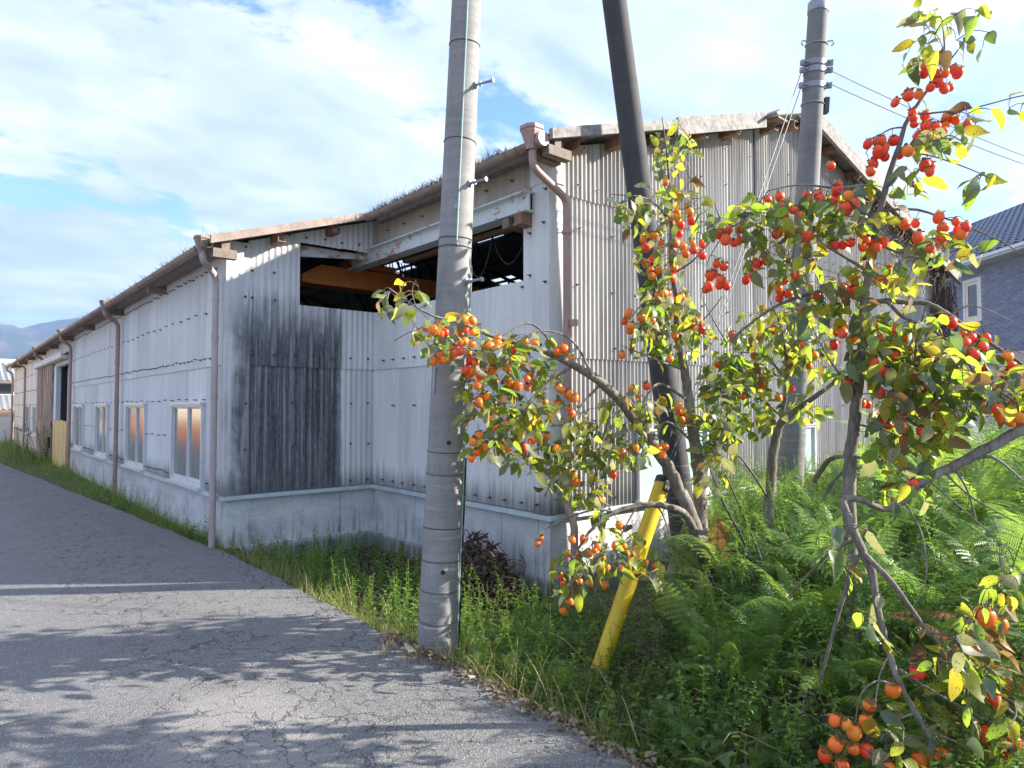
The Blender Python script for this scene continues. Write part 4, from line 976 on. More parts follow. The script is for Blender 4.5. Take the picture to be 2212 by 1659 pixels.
# ---- tree with the long limb arching over to the pole
A = Tree('persimmon tree whose long limb arches left across the near pole, hung with orange fruit', at(1590, 1480, 4.6))
A.limb([(1592, 1490, 4.6), (1578, 1400, 4.6), (1548, 1290, 4.6), (1522, 1200, 4.6), (1503, 1150, 4.6)], [.055, .05, .052, .055, .05], 'trunk', MAT['bark_dark'], 5, 14)
A.limb([(1512, 1175, 4.6), (1490, 1110, 4.6), (1455, 1030, 4.58), (1412, 962, 4.55), (1372, 906, 4.52), (1330, 856, 4.48), (1290, 820, 4.42), (1240, 790, 4.36), (1180, 760, 4.28), (1130, 745, 4.22), (1060, 725, 4.2), (1000, 700, 4.15), (930, 680, 4.1), (880, 650, 4.1), (840, 622, 4.05)],
       [.05, .046, .042, .038, .036, .034, .03, .025, .02, .016, .012, .009, .007, .005, .003], 'branch', None, 6, 12)
A.limb([(1515, 1180, 4.62), (1512, 1050, 4.75), (1500, 960, 4.78), (1490, 880, 4.8), (1478, 800, 4.8), (1465, 720, 4.8), (1460, 640, 4.78), (1450, 560, 4.75), (1450, 450, 4.72), (1440, 330, 4.7), (1430, 252, 4.7)],
       [.05, .046, .042, .036, .031, .026, .02, .016, .012, .007, .003], 'branch', None, 6, 12)
for pts, r in (([(1455, 590, 4.76), (1500, 560, 4.6), (1560, 490, 4.5)], (.009, .003)), ([(1450, 480, 4.72), (1400, 430, 4.6), (1320, 420, 4.5)], (.008, .003)), ([(1478, 800, 4.8), (1400, 770, 4.6), (1340, 745, 4.5)], (.008, .003)),
               ([(1492, 870, 4.8), (1430, 830, 4.6), (1400, 850, 4.5), (1380, 900, 4.5)], (.012, .004)), ([(1440, 345, 4.7), (1470, 290, 4.7), (1490, 330, 4.65)], (.005, .002)), ([(1462, 660, 4.8), (1400, 650, 4.6), (1360, 690, 4.55)], (.008, .003)),
               ([(1465, 720, 4.8), (1520, 690, 4.6), (1560, 640, 4.5)], (.008, .003)), ([(1215, 775, 4.35), (1150, 700, 4.3), (1080, 730, 4.2), (1010, 790, 4.15)], (.009, .003)), ([(1280, 815, 4.42), (1240, 740, 4.4), (1180, 715, 4.3), (1090, 740, 4.2)], (.010, .003)),
               ([(1300, 828, 4.44), (1260, 870, 4.4), (1220, 940, 4.35), (1200, 1010, 4.3)], (.010, .003)), ([(1240, 790, 4.36), (1180, 830, 4.3), (1110, 900, 4.2), (1040, 950, 4.12)], (.010, .003)), ([(1330, 856, 4.48), (1310, 920, 4.4), (1290, 1000, 4.35), (1280, 1070, 4.3)], (.009, .003)),
               ([(1372, 906, 4.52), (1390, 960, 4.4), (1370, 1020, 4.35)], (.008, .003)), ([(1140, 748, 4.22), (1080, 790, 4.2), (1030, 850, 4.15)], (.008, .003)), ([(900, 665, 4.1), (890, 630, 4.05), (898, 605, 4.0)], (.004, .002)), ([(960, 690, 4.1), (880, 720, 4.05), (840, 745, 4.0)], (.004, .002)),
               ([(1500, 960, 4.78), (1440, 910, 4.65), (1415, 960, 4.55)], (.010, .004)), ([(1510, 1040, 4.75), (1560, 940, 4.6), (1580, 880, 4.5)], (.010, .004))):
    A.limb(pts, r, 'branch', None, 5, 7)
A.limb([(1520, 1190, 4.6), (1482, 1115, 4.5), (1440, 1094, 4.4), (1400, 1090, 4.35), (1330, 1106, 4.3), (1280, 1142, 4.25), (1240, 1200, 4.2), (1212, 1245, 4.2)], [.03, .026, .022, .02, .016, .011, .007, .003], 'branch', None, 6, 10)
A.limb([(1330, 1106, 4.3), (1280, 1102, 4.25), (1200, 1130, 4.2), (1160, 1160, 4.15)], (.009, .002), 'branch', None, 5, 7); A.limb([(1375, 1095, 4.32), (1345, 1150, 4.28), (1320, 1220, 4.25)], (.007, .002), 'branch', None, 5, 6); A.limb([(1420, 1092, 4.38), (1440, 1140, 4.35), (1420, 1220, 4.3)], (.007, .002), 'branch', None, 5, 6)
for pts in ([(1592, 1460, 4.5), (1640, 1300, 4.45), (1610, 1180, 4.4), (1560, 1080, 4.35), (1530, 1000, 4.35)], [(1600, 1450, 4.5), (1655, 1290, 4.4), (1640, 1200, 4.4), (1600, 1100, 4.35), (1560, 1010, 4.3)], [(1540, 1240, 4.55), (1600, 1330, 4.5), (1650, 1290, 4.4)]): A.limb(pts, (.014, .004), 'branch', MAT['bark_dark'], 6, 7)
A.fruit(z6([(80,325),(55,310),(125,300),(145,350),(165,345),(260,340),(300,255),(335,270),(300,298),(300,330),(333,350),(130,490),(175,468),(212,478),(203,510),(100,530),(138,525),(170,520),(225,450),(260,415),(290,405),(345,425),(430,435),(457,435),(515,385),(515,415),(285,470),(312,482),(325,525),(350,520),(370,548),(288,590),(355,590),(330,615),(376,610),(457,612),(490,590),(480,670),(408,650),(380,690),(430,640),(370,800),(400,780),(428,765),(590,570),(635,545),(600,525),(690,545),(635,455),(675,435),(685,400),(705,440),(755,425),(690,660),(720,630),(655,690),(620,700),(595,670),(735,675),(700,710),(725,845),(705,895),(900,818),(815,810),(990,855),(985,880),(575,943),(487,965),(470,920),(365,1060),(380,1098),(370,1138),(340,1175),(388,1022),(447,1093),(545,1055),(575,1090),(605,1078),(580,1115),(715,1015),(735,1060),(768,1022),(740,1040),(685,1095),(677,1130),(873,1128),(835,1030),(905,1105),(903,470),(940,450),(995,515),(905,705),(930,720),(958,750),(1015,770),(1015,1288),(1020,1330),(1280,1285),(1330,1135),(1335,1180),(1420,1105),(1418,1135),(1155,1410),(1160,1445),(1195,1445),(1575,1110),(1610,1100),(1595,1145),(1330,490),(1640,525),(1405,715),(1425,765),(1480,695),(1380,215),(1435,245),(1400,310),(1370,320),(1355,275),(1510,265),(1385,330),(1665,370),(1690,395),(1695,410),(1650,235),(1800,300),(1830,265),(1845,325),(1805,325),(1570,100),(1600,90),(1600,125),(1630,95),(1690,130),(1700,825),(1700,870),(1750,870),(1750,900),(1710,920)]), .053)
A.fruit(z8([(155,268),(143,290),(278,268),(275,335),(313,335),(365,325),(385,320),(485,207),(470,295),(515,300),(335,270),(443,387),(425,348),(502,400),(515,330),(550,325),(606,372),(650,380),(300,430),(320,448),(235,430),(245,458),(372,455),(240,570),(268,535),(437,465),(395,295)]), .046)
A.fruit(z4([(1625,465),(1700,555),(1760,658),(1705,665),(1650,690),(1680,710),(1775,705),(1715,740),(1690,700),(1700,805),(1515,818),(1548,818),(1477,843),(1470,890),(1590,870),(1665,860),(1672,905),(1670,945),(1745,885),(1790,870),(1845,870),(1808,905),(1750,940),(1840,945),(1545,965),(1485,1000),(1525,1050),(1530,1080),(1575,1055),(1640,1080),(1680,1025),(1600,1195),(1630,1195),(1600,1230),(1690,1235),(1715,1215)]), .054)
A.leafmass([(865, 650, 48, 45, 15), (905, 690, 45, 45, 8), (985, 740, 80, 55, 26), (1100, 830, 115, 85, 95), (1060, 920, 55, 70, 34), (1180, 950, 125, 75, 120), (1240, 1035, 85, 50, 42), (1130, 755, 110, 35, 34), (1340, 925, 80, 85, 66), (1425, 900, 55, 55, 24), (1290, 1085, 28, 40, 14), (1230, 1245, 42, 55, 34), (1330, 1190, 85, 55, 40), (1412, 1235, 20, 30, 10),
            (1455, 320, 45, 65, 30), (1400, 455, 75, 48, 44), (1470, 440, 50, 60, 28), (1430, 560, 60, 50, 30), (1445, 720, 85, 65, 110), (1440, 640, 55, 40, 34), (1545, 900, 45, 110, 40), (1530, 1000, 40, 60, 22)], .096, .26, (2.4, 2.6, 3.4, 1.0, .5, .4))
A.red = .25; A.finish()
# ---- slimmer tree behind
Bt = Tree('slender persimmon tree with pale trunk close in front of the grey gable wall', at(1655, 1390, 5.2))
Bt.limb([(1652, 1400, 5.2), (1655, 1200, 5.2), (1664, 1060, 5.2), (1668, 1000, 5.2), (1674, 955, 5.2), (1688, 912, 5.15), (1725, 882, 5.0), (1795, 832, 4.8), (1830, 800, 4.7)], [.05, .045, .04, .038, .036, .03, .022, .014, .006], 'trunk', None, 6, 12)
for pts, r in (([(1686, 915, 5.15), (1700, 820, 5.1), (1690, 720, 5.0), (1660, 640, 4.9)], (.018, .004)), ([(1690, 900, 5.15), (1640, 860, 5.0), (1590, 850, 4.9), (1550, 880, 4.8)], (.012, .003)), ([(1700, 820, 5.1), (1650, 770, 5.0), (1590, 760, 4.9)], (.010, .003)), ([(1700, 800, 5.1), (1760, 740, 4.9), (1800, 700, 4.8)], (.010, .003)),
               ([(1662, 1080, 5.2), (1610, 1000, 5.0), (1570, 960, 4.9), (1545, 900, 4.8)], (.010, .003)), ([(1690, 720, 5.0), (1740, 680, 4.9), (1780, 650, 4.8)], (.008, .003)),
               ([(1760, 1040, 4.7), (1790, 995, 4.5), (1840, 985, 4.3), (1900, 1000, 4.2), (1960, 990, 4.1)], (.02, .006)), ([(1780, 1075, 4.6), (1820, 1020, 4.5), (1870, 1010, 4.4)], (.014, .006))): Bt.limb(pts, r, 'branch', None, 5, 8)
Bt.fruit(z7([(745,860),(670,915),(510,655),(575,795),(560,820),(270,885),(300,703),(525,530),(375,520),(375,548),(865,720),(880,650),(640,1060),(570,1070),(430,920),(635,480),(815,585)]), .056)
Bt.leafmass([(1600, 875, 85, 65, 120), (1645, 765, 95, 65, 110), (1680, 690, 75, 40, 44), (1560, 950, 45, 40, 24), (1760, 760, 60, 70, 50), (1570, 800, 50, 40, 30), (1740, 880, 40, 30, 16)], .10, .25, (3, 3.6, 1.6, 1, .5, .2))
Bt.red = .5; Bt.finish()
# ---- tall right-hand tree
Ct = Tree('tall persimmon tree on the right reaching into the sky with clusters of red-orange fruit', at(1842, 1640, 3.45))
Ct.limb([(1842, 1650, 3.45), (1838, 1350, 3.45), (1835, 1040, 3.45), (1841, 950, 3.45), (1852, 850, 3.45), (1862, 740, 3.45), (1866, 660, 3.45), (1884, 560, 3.42), (1896, 480, 3.4), (1923, 371, 3.4), (1942, 315, 3.4), (1956, 269, 3.4), (1979, 230, 3.4), (2011, 184, 3.4), (2031, 155, 3.4), (2040, 100, 3.4), (2034, 40, 3.4)],
        [.038, .036, .032, .030, .027, .024, .022, .019, .017, .014, .012, .011, .009, .007, .006, .004, .002], 'trunk', None, 6, 12)
for pts, r in (([(1866, 650, 3.45), (1800, 628, 3.5), (1738, 638, 3.55), (1675, 662, 3.6), (1624, 697, 3.65), (1570, 740, 3.7)], (.014, .004)), ([(1870, 655, 3.45), (1915, 650, 3.4), (1960, 654, 3.35), (2004, 656, 3.3), (2053, 682, 3.25), (2090, 709, 3.2), (2140, 742, 3.15), (2210, 788, 3.1), (2290, 850, 3.05)], (.015, .006)),
               ([(1866, 680, 3.45), (1909, 650, 3.4), (1950, 684, 3.3), (2019, 716, 3.2), (2081, 768, 3.1), (2120, 840, 3.05)], (.011, .004)), ([(1963, 247, 3.4), (2025, 243, 3.35), (2103, 233, 3.3), (2202, 208, 3.2), (2270, 200, 3.1)], (.006, .002)), ([(1900, 455, 3.4), (1972, 452, 3.35), (2025, 466, 3.3), (2075, 484, 3.2), (2160, 520, 3.1), (2200, 545, 3.1)], (.008, .002)),
               ([(1905, 420, 3.4), (1874, 400, 3.45), (1808, 406, 3.5), (1729, 399, 3.6), (1660, 412, 3.7)], (.009, .003)), ([(1936, 328, 3.4), (2005, 335, 3.35), (2084, 361, 3.25), (2140, 385, 3.2)], (.005, .002)), ([(1952, 275, 3.4), (1923, 279, 3.4), (1895, 298, 3.4), (1870, 330, 3.4)], (.005, .002)), ([(2030, 155, 3.4), (2075, 100, 3.35), (2120, 20, 3.3)], (.005, .002)), ([(1896, 480, 3.4), (1840, 440, 3.4), (1800, 400, 3.45), (1780, 370, 3.5)], (.006, .003)),
               ([(1880, 590, 3.42), (1800, 540, 3.45), (1720, 500, 3.5), (1640, 480, 3.55)], (.009, .003)), ([(1862, 700, 3.45), (1900, 760, 3.3), (1930, 830, 3.2), (1960, 920, 3.15)], (.010, .003)), ([(2004, 656, 3.3), (1980, 740, 3.2), (1975, 830, 3.15), (1985, 900, 3.1)], (.008, .003)), ([(1845, 915, 3.45), (1915, 932, 3.3), (1965, 955, 3.2)], (.006, .003)),
               ([(1852, 850, 3.45), (1800, 790, 3.5), (1760, 720, 3.6)], (.008, .003)), ([(1890, 520, 3.42), (1945, 545, 3.35), (2000, 520, 3.3), (2060, 505, 3.25)], (.008, .003)), ([(1620, 470, 3.6), (1570, 500, 3.6), (1530, 560, 3.6)], (.005, .002)), ([(1660, 412, 3.7), (1640, 440, 3.7), (1620, 480, 3.65)], (.004, .002)), ([(2053, 682, 3.25), (2100, 660, 3.2), (2180, 690, 3.15)], (.005, .002)),
               ([(1570, 740, 3.7), (1540, 690, 3.75), (1515, 640, 3.8)], (.005, .002))):
    Ct.limb(pts, r, 'branch', None, 5, 8)
Ct.fruit(z5([(1580,378),(1615,425),(1660,465),(1718,470),(1500,440),(1485,485),(1550,520),(1575,535),(1530,580),(1625,590),(1590,590),(1610,475),(1535,480),(1385,618),(1350,640),(1445,618),(1300,682),(1385,750),(1385,785),(1490,755),(1465,828),(1410,830),(1505,825),(1545,838),(1590,835),(1590,870),(1460,890),(1650,765),(1690,795),(1770,822),(1118,945),(1165,940),(1195,920),(1265,920),(1170,995),(1220,970),(1205,1040),(1160,1000),(1345,1000),(1305,1025),(1480,1080),(1530,1095),(1510,1135),(1125,1080),(1115,1130),(853,1098),(515,1290),(430,1320),(390,1372),(575,1330),(545,1360),(600,1390),(550,1425),(665,1420),(710,1282),(780,1285),(770,1315),(910,1220),(985,1282),(885,1320),(935,1370),(1005,1342),(970,1390),(900,1240),(525,1530),(590,1520),(710,1535),(1320,1485),(1580,1425),(1590,1495),(1665,1475),(1745,1500),(1690,1520),(1750,1535),(1445,1555),(1460,1610),(1515,1615),(1570,1565),(1595,1605),(1520,1650),(1425,1470),(1010,1600),(1055,1635),(1095,1585),(1130,1600),(1160,1625),(1210,1590),(880,1620),(960,1610),(150,1535),(175,1570),(205,1510),(265,1590),(220,1600),(275,1520)]), .050, .07)
Ct.fruit(z4([(1955,1000),(2000,1025),(1890,1075),(1940,1065),(1885,1148),(1865,1185),(1968,1138),(2005,1150),(1975,1105),(2180,1075),(2155,1105)]), .050, .07)
Ct.fruit(z7([(870,88),(790,145),(710,180),(680,235),(690,270),(685,300),(735,265),(515,75),(590,35),(1145,145),(1070,235),(1100,225),(1130,240),(1020,200),(1345,115),(1340,160),(1300,170),(838,380),(925,280),(1035,450),(1040,500),(1070,510),(1125,560),(1010,580),(1295,455),(1415,495),(1310,540),(1350,575),(1490,550),(1270,690),(1290,740),(1335,745),(1660,660),(1415,650),(1255,835),(1285,875),(1105,825),(1545,795),(1580,820),(1635,805),(1600,860),(1665,860),(1440,860),(1310,1045),(1365,1095),(1410,1040),(1455,1030),(1430,1075),(1205,955),(1220,965),(1475,1180),(1570,1120),(1590,1160),(1745,1080),(1750,440),(1830,525),(1870,540),(1840,570),(1960,545),(1945,600),(1905,640),(2110,660),(2120,720),(2115,770),(2180,810),(2200,850),(1980,750),(1985,895),(1890,910),(1620,960),(1350,1200)]), .050, .07)
Ct.lush = 1.05
Ct.leafmass([(1640, 465, 60, 42, 46), (1760, 470, 115, 55, 85), (1885, 440, 55, 50, 24), (1700, 560, 90, 50, 44), (1880, 620, 90, 60, 46), (1780, 650, 80, 50, 40), (1950, 740, 110, 75, 110), (1880, 800, 65, 55, 36), (2010, 805, 80, 75, 80), (1970, 905, 95, 75, 84), (1955, 985, 65, 50, 30), (2100, 745, 55, 55, 32), (2135, 810, 40, 50, 18), (2040, 525, 40, 25, 12), (2090, 545, 60, 18, 8),
             (2000, 85, 45, 80, 28), (2095, 65, 50, 55, 15), (2010, 310, 50, 35, 16), (2055, 285, 60, 40, 14), (2190, 225, 25, 20, 4), (2130, 380, 25, 20, 7), (2100, 240, 50, 20, 5), (1540, 470, 25, 40, 10), (1930, 560, 60, 50, 20), (1955, 390, 40, 40, 10), (2060, 850, 60, 60, 34), (2250, 820, 60, 60, 40)], .098, .20, (3, 2.4, 1.9, 2.2, 1.0, .7))
Ct.red = .92; Ct.finish()
# ---- tree at the right edge: heavy low limb and drooping leafless boughs
Dt = Tree('low persimmon tree at the right edge with a heavy grey limb and drooping bare boughs', at(2600, 1500, 3.2))
Dt.limb([(2610, 1560, 3.2), (2560, 1200, 3.15), (2470, 950, 3.1)], [.06, .05, .045], 'trunk', None, 5, 12)
Dt.limb([(2490, 1000, 3.1), (2400, 872, 3.05), (2300, 890, 3.0), (2212, 926, 3.0), (2105, 984, 3.0), (2002, 1036, 3.0), (1955, 1078, 3.0), (1915, 1100, 2.95), (1860, 1080, 2.9)], [.036, .03, .026, .024, .023, .020, .017, .014, .012], 'branch', None, 6, 12)
for pts, r in (([(1860, 1080, 2.9), (1822, 1082, 2.85), (1850, 1160, 2.8), (1881, 1231, 2.78), (1896, 1313, 2.74), (1921, 1414, 2.7), (1952, 1495, 2.66), (1998, 1577, 2.62), (2018, 1660, 2.6), (2030, 1760, 2.58)], [.014, .016, .018, .017, .014, .013, .012, .010, .008, .006]),
               ([(1866, 1196, 2.78), (1926, 1257, 2.72), (2003, 1363, 2.66), (2079, 1430, 2.6), (2155, 1511, 2.56), (2240, 1585, 2.5)], (.013, .005)), ([(1942, 1445, 2.68), (2018, 1495, 2.64), (2104, 1541, 2.6), (2212, 1597, 2.56)], (.007, .003)), ([(1846, 1165, 2.8), (1790, 1196, 2.9), (1704, 1287, 3.0)], (.009, .004)), ([(1850, 1200, 2.8), (1815, 1313, 2.85), (1769, 1475, 2.9)], (.012, .006)),
               ([(1952, 1495, 2.66), (1900, 1470, 2.65), (1860, 1500, 2.6), (1848, 1560, 2.6)], (.005, .002)), ([(1921, 1414, 2.7), (1900, 1460, 2.66), (1890, 1530, 2.62)], (.004, .002)), ([(2105, 990, 3.0), (2150, 990, 2.95), (2212, 1040, 2.9)], (.009, .004)), ([(2060, 1010, 3.0), (2090, 1060, 2.95), (2110, 1130, 2.9)], (.006, .003)), ([(2040, 1020, 3.0), (2100, 1075, 2.9), (2200, 1130, 2.8)], (.006, .003)), ([(2002, 1036, 3.0), (2080, 1100, 2.9), (2170, 1180, 2.8)], (.005, .002)),
               ([(2212, 926, 3.0), (2200, 880, 2.95), (2160, 850, 2.9), (2130, 880, 2.85)], (.007, .003)), ([(2003, 1363, 2.66), (2060, 1370, 2.6), (2100, 1320, 2.55)], (.005, .002)), ([(1998, 1577, 2.62), (2060, 1600, 2.58), (2130, 1640, 2.55)], (.005, .002)), ([(1975, 1540, 2.64), (1930, 1560, 2.6), (1900, 1600, 2.6)], (.004, .002)), ([(1950, 1080, 3.0), (1990, 1150, 2.9), (2000, 1250, 2.8), (1960, 1330, 2.8)], (.004, .002)), ([(2080, 1432, 2.6), (2090, 1500, 2.56), (2080, 1580, 2.54)], (.005, .002))): Dt.limb(pts, r, 'branch', None, 6, 8)
Dt.fruit(z7([(1980,975),(2040,985),(2078,1015),(2160,945),(2200,960),(2190,1000),(2115,1068),(2175,1080),(2200,1030),(1500,1455),(1505,1500)]), .048, .06)
Dt.fruit(z8([(1750,830),(1560,985),(1545,1040),(1660,905),(1445,1060),(1490,1080),(1470,1165),(1435,1150),(1370,1195),(1545,1160),(1415,1040),(1880,1185),(1745,1195),(1820,1200),(1625,1235),(2045,1085),(2170,1130),(2145,1185),(2200,1160),(2030,580),(2060,590),(2110,625),(2090,955),(2015,720),(1435,1230)]), .053, .05)
Dt.leafmass([(1890, 1340, 30, 60, 7), (2085, 1430, 80, 55, 34), (2120, 1340, 60, 50, 16), (2150, 1560, 70, 80, 30), (1950, 1570, 110, 80, 30), (1840, 1180, 70, 50, 14), (1960, 1060, 60, 30, 12), (2170, 850, 50, 40, 22), (2180, 1250, 50, 60, 14), (2020, 1400, 60, 60, 10)], .088, .22, (3, 1.8, 2.4, 2.4, .9, .8))
Dt.red = .25; Dt.finish()
# mossy old stump leaning on the foundation
STP = thing('mossy_stump', 'mossy leaning stump against the foundation behind the yellow guard', 'stump', tuple(at(1460, 1290, 6.0)))
part('stem', MB().tube(catmull([at(1440, 1310, 5.9), at(1458, 1260, 5.95), at(1478, 1195, 6.0), at(1495, 1130, 6.05)], 4), [.13, .125, .12, .11, .105, .10, .10, .095, .09, .085, .08, .075, .07], 12), MAT['mossbark'], STP, True)

# ================================================================== undergrowth
def bearing(x, y, z=0.0):
    q = Vector((x, y, z))-EYE; d = q.dot(_f); return 1106+q.dot(_r)/d*1440, 829.5-q.dot(_u)/d*1440, d
def tall(x, y):
    """height of the fern thicket above the yard"""
    if y > 4.15: return 0
    e = x-2.46; s = (x*_r.x+y*_r.y)/max(.3, x*_f.x+y*_f.y)
    a = min(1, max(0, (s-.215)/.10)); h = .18+1.08*min(1, max(0, e-.06)/1.2)
    b = min(1, max(0, (s-.48)/.12))*min(1, max(0, (x-4.6)/1.0)); return (.16*(1-a)+h*a+.50*b)*(1+.10*hnoise(x, y, 2.2))
def frond(L=.5, pet=.34, lean=.55, droop=.5, wid=.19, np_=15, seed=0):
    rs = random.Random(seed); mb = MB(); n = 22; P = []
    for i in range(n+1):
        t = i/n; P.append(Vector((.02*math.sin(t*4+seed), (pet+L)*lean*t**1.45, (pet+L)*(t*1.0-droop*t**2.6))))
    mb.tube(P, [.0045*(1-.8*i/n) for i in range(n+1)], 4, False)
    def pt(t):
        k = min(n-1, int(t*n)); return P[k].lerp(P[k+1], t*n-k)
    for j in range(np_):
        q = j/(np_-1); t = .36+.62*q; c = pt(t); tg = (pt(min(1, t+.02))-pt(t-.02)).normalized(); nx_ = Vector((1, 0, 0)); nz = nx_.cross(tg)
        w_ = wid*(1-q)**.75*(1-.35*math.exp(-((q)/.10)**2))+.012
        for s in (-1, 1):
            ang = .30+.25*q+rs.uniform(-.08, .08); d = (nx_*s*math.cos(ang)+tg*math.sin(ang)-nz*rs.uniform(.0, .28)).normalized(); bz = (tg-d*tg.dot(d)).normalized(); up_ = d.cross(bz)*s
            m = max(3, int(9*w_/wid+2)); step = w_/m
            for k in range(m):
                r_ = k/m; pl = min(step*1.35, .022)*(1-r_*.7)+.003; ctr = c+d*(step*(k+.5))-Vector((0, 0, 1))*(.22*w_*r_*r_)
                for e_ in (-1, 1):
                    o = (bz*e_+d*.45).normalized(); h = d*step*.36; tip = ctr+o*pl-up_*.1*pl
                    mb.add([ctr-h, ctr+h, tip+h*.55, tip-h*.25], [(0, 1, 2, 3)])
    return mb
FR = []
for i, (l_, pe, le, dr, wi) in enumerate(((.46, .42, .62, .42, .125), (.40, .46, .45, .30, .115), (.52, .40, .85, .62, .125), (.36, .34, .70, .50, .105))): FR.append(frond(l_, pe, le, dr, wi, 19, i))
FRM = {}
def frond_mesh(v, mat):
    if (v, mat) not in FRM: me = FR[v].mesh('frond'); me.materials.append(MAT[mat]); FRM[(v, mat)] = me
    return FRM[(v, mat)]
FERN_N = [0]
def fern(x, y, sc, mat, label, group, n=6, z=None, spread=1.0):
    g = yard_z(x, y); o = thing('fern', label, 'fern', (x, y, g), group); a0 = random.uniform(0, 6.28); zc = g-.02 if z is None else z
    if zc > g+.05: part('stem', MB().tube([(x, y, g-.03), (x+.01, y, (g+zc)/2), (x, y, zc+.03)], [.011, .009, .007], 5), MAT['bark_dark'], o)
    for k in range(n):
        a = a0+k*6.283/n+random.uniform(-.5, .5); s = sc*random.uniform(.7, 1.2)
        mx = Matrix.Translation((x, y, zc)) @ Matrix.Rotation(a, 4, 'Z') @ Matrix.Rotation(random.uniform(-.32, .30)*spread, 4, 'X') @ Matrix.Rotation(random.uniform(-.25, .25), 4, 'Y') @ Matrix.Scale(s, 4)
        m = 'fern_dead' if (mat == 'fern' and random.random() < .03) else mat
        link('frond', frond_mesh(random.randrange(4), m), None, o, mx)
cand = []
tries = 0
while len(cand) < 215 and tries < 20000:
    tries += 1; x = random.uniform(2.62, 9.0); y = random.uniform(-.9, 4.05); u, v, d = bearing(x, y, .3); h = tall(x, y)
    if d < 2.0 or u < 1395 or u > 2420 or h < .28: continue
    if any((x-a)**2+(y-b)**2 < (.13+.028*d)**2*.5 for a, b in cand): continue
    cand.append((x, y))
for (x, y) in cand:
    h = tall(x, y); u, v, d = bearing(x, y, .4); lt = random.random() >= .6; zone = 'far back in front of the gable foundation' if d > 5.2 else 'around the foot of the arching persimmon tree' if u < 1640 else 'between the slender and the tall persimmon trees' if u < 1840 else 'behind the drooping bare boughs on the right' if u < 2060 else 'at the right edge of the thicket'
    sc = min(.92, max(.38, h*.9))*random.uniform(.7, 1.1); fern(x, y, sc, 'fern_light' if lt else 'fern', ('bright yellow-green' if lt else 'deep green')+' lacy fern '+zone, ('bright' if lt else 'deep green')+' ferns '+zone, 9, yard_z(x, y)-.02+max(0, h-.62*sc)*random.uniform(.6, 1.05))
k = 0
while k < 42:
    x = random.uniform(2.62, 4.2); y = random.uniform(1.8, 4.4); u, v, d = bearing(x, y, 0)
    if not (990 < u < 1440) or d < 3.2: continue
    if (x-PA.x)**2+(y-PA.y)**2 < .05: continue
    fern(x, y, random.uniform(.26, .42), 'fern_light', 'small bright green fern in the low growth between the pole and the yellow guard', 'small ferns by the yellow guard', 6, None, 1.3); k += 1
DF_ = thing('dead_fern', 'dried rust-brown fern drooping at the right edge of the thicket', 'fern', (3.35, 1.05, -.25))
for k in range(11):
    c = at(2165+random.uniform(-60, 60), 1330+random.uniform(-70, 40), 2.75+random.uniform(-.15, .15)); link('frond', frond_mesh(k % 4, 'fern_dead'), None, DF_, Matrix.Translation(c-Vector((0, 0, .40))) @ Matrix.Rotation(random.uniform(0, 6.28), 4, 'Z') @ Matrix.Scale(random.uniform(.5, .7), 4))

# leaf templates for merged ground cover
def tmpl(L, wd, fold=.2, droop=.3):
    n = 3; v = []; f = []
    for i in range(n+1):
        t = i/n; w_ = wd*.5*L*(math.sin(math.pi*t**.8) if 0 < t < 1 else .05)
        for s in (-1, 0, 1): v.append((s*w_, t*L, -droop*t*t*L+abs(s)*fold*w_))
    for i in range(n):
        for s in (0, 1): p = i*3+s; f.append((p, p+1, p+4, p+3))
    return v, f
def herb(seed, h=.3, nl=14, L=.07, wd=.5):
    rs = random.Random(seed); mb = MB(); top = Vector((rs.uniform(-.1, .1), rs.uniform(-.1, .1), h)); P = [Vector((0, 0, 0)), top*.5+Vector((rs.uniform(-.02, .02), rs.uniform(-.02, .02), 0)), top]
    mb.tube(P, [.004, .003, .0015], 4, False); tv, tf = tmpl(L, wd)
    for k in range(nl):
        t = .18+.82*k/nl; p = P[0].lerp(P[1], t*2) if t < .5 else P[1].lerp(P[2], t*2-1); a = k*2.4+rs.uniform(-.4, .4); s = (1.15-.65*t)*rs.uniform(.7, 1.2)
        m = mx_dir(p, (math.cos(a), math.sin(a), rs.uniform(-.15, .6)), (0, 0, 1), s); mb.add([m @ Vector(q) for q in tv], tf)
    return mb
HERB = [herb(1, .34, 15, .075, .5), herb(2, .26, 12, .060, .62), herb(3, .42, 18, .065, .38), herb(4, .20, 12, .075, .7), herb(5, .50, 22, .05, .5)]
def scatter(name, tmpls, pts, mat, parent=None):
    M_ = [[] for _ in tmpls]
    for (x, y, z, s) in pts: M_[random.randrange(len(tmpls))].append(xf((x, y, z), (random.gauss(0, .18), random.gauss(0, .18), random.uniform(0, 6.28)), s))
    out = []
    for t, ms in zip(tmpls, M_):
        if ms: out.append((np.array(t.v), t.f, ms))
    V = []; F = []; base = 0
    for tv, tf, ms in out:
        tvh = np.c_[tv, np.ones(len(tv))]; A_ = np.einsum('nij,kj->nki', np.asarray(ms), tvh)[:, :, :3].reshape(-1, 3); V.append(A_); k_ = len(tv)
        for i in range(len(ms)): F.extend([tuple(q+base+i*k_ for q in f) for f in tf])
        base += len(A_)
    me = bpy.data.meshes.new(name); me.from_pydata(np.concatenate(V).tolist(), [], F); me.update(); me.polygons.foreach_set('use_smooth', [True]*len(me.polygons))
    return stuff(link(name, me, mat, parent))
def free(x, y):
    if y > Y0-.05 and x > X0-.02: return False
    if x > X1-.03 and y > Y1-.06: return False
    return x > edge_x(y)-.03 and (x-PA.x)**2+(y-PA.y)**2 > .021
pts = []
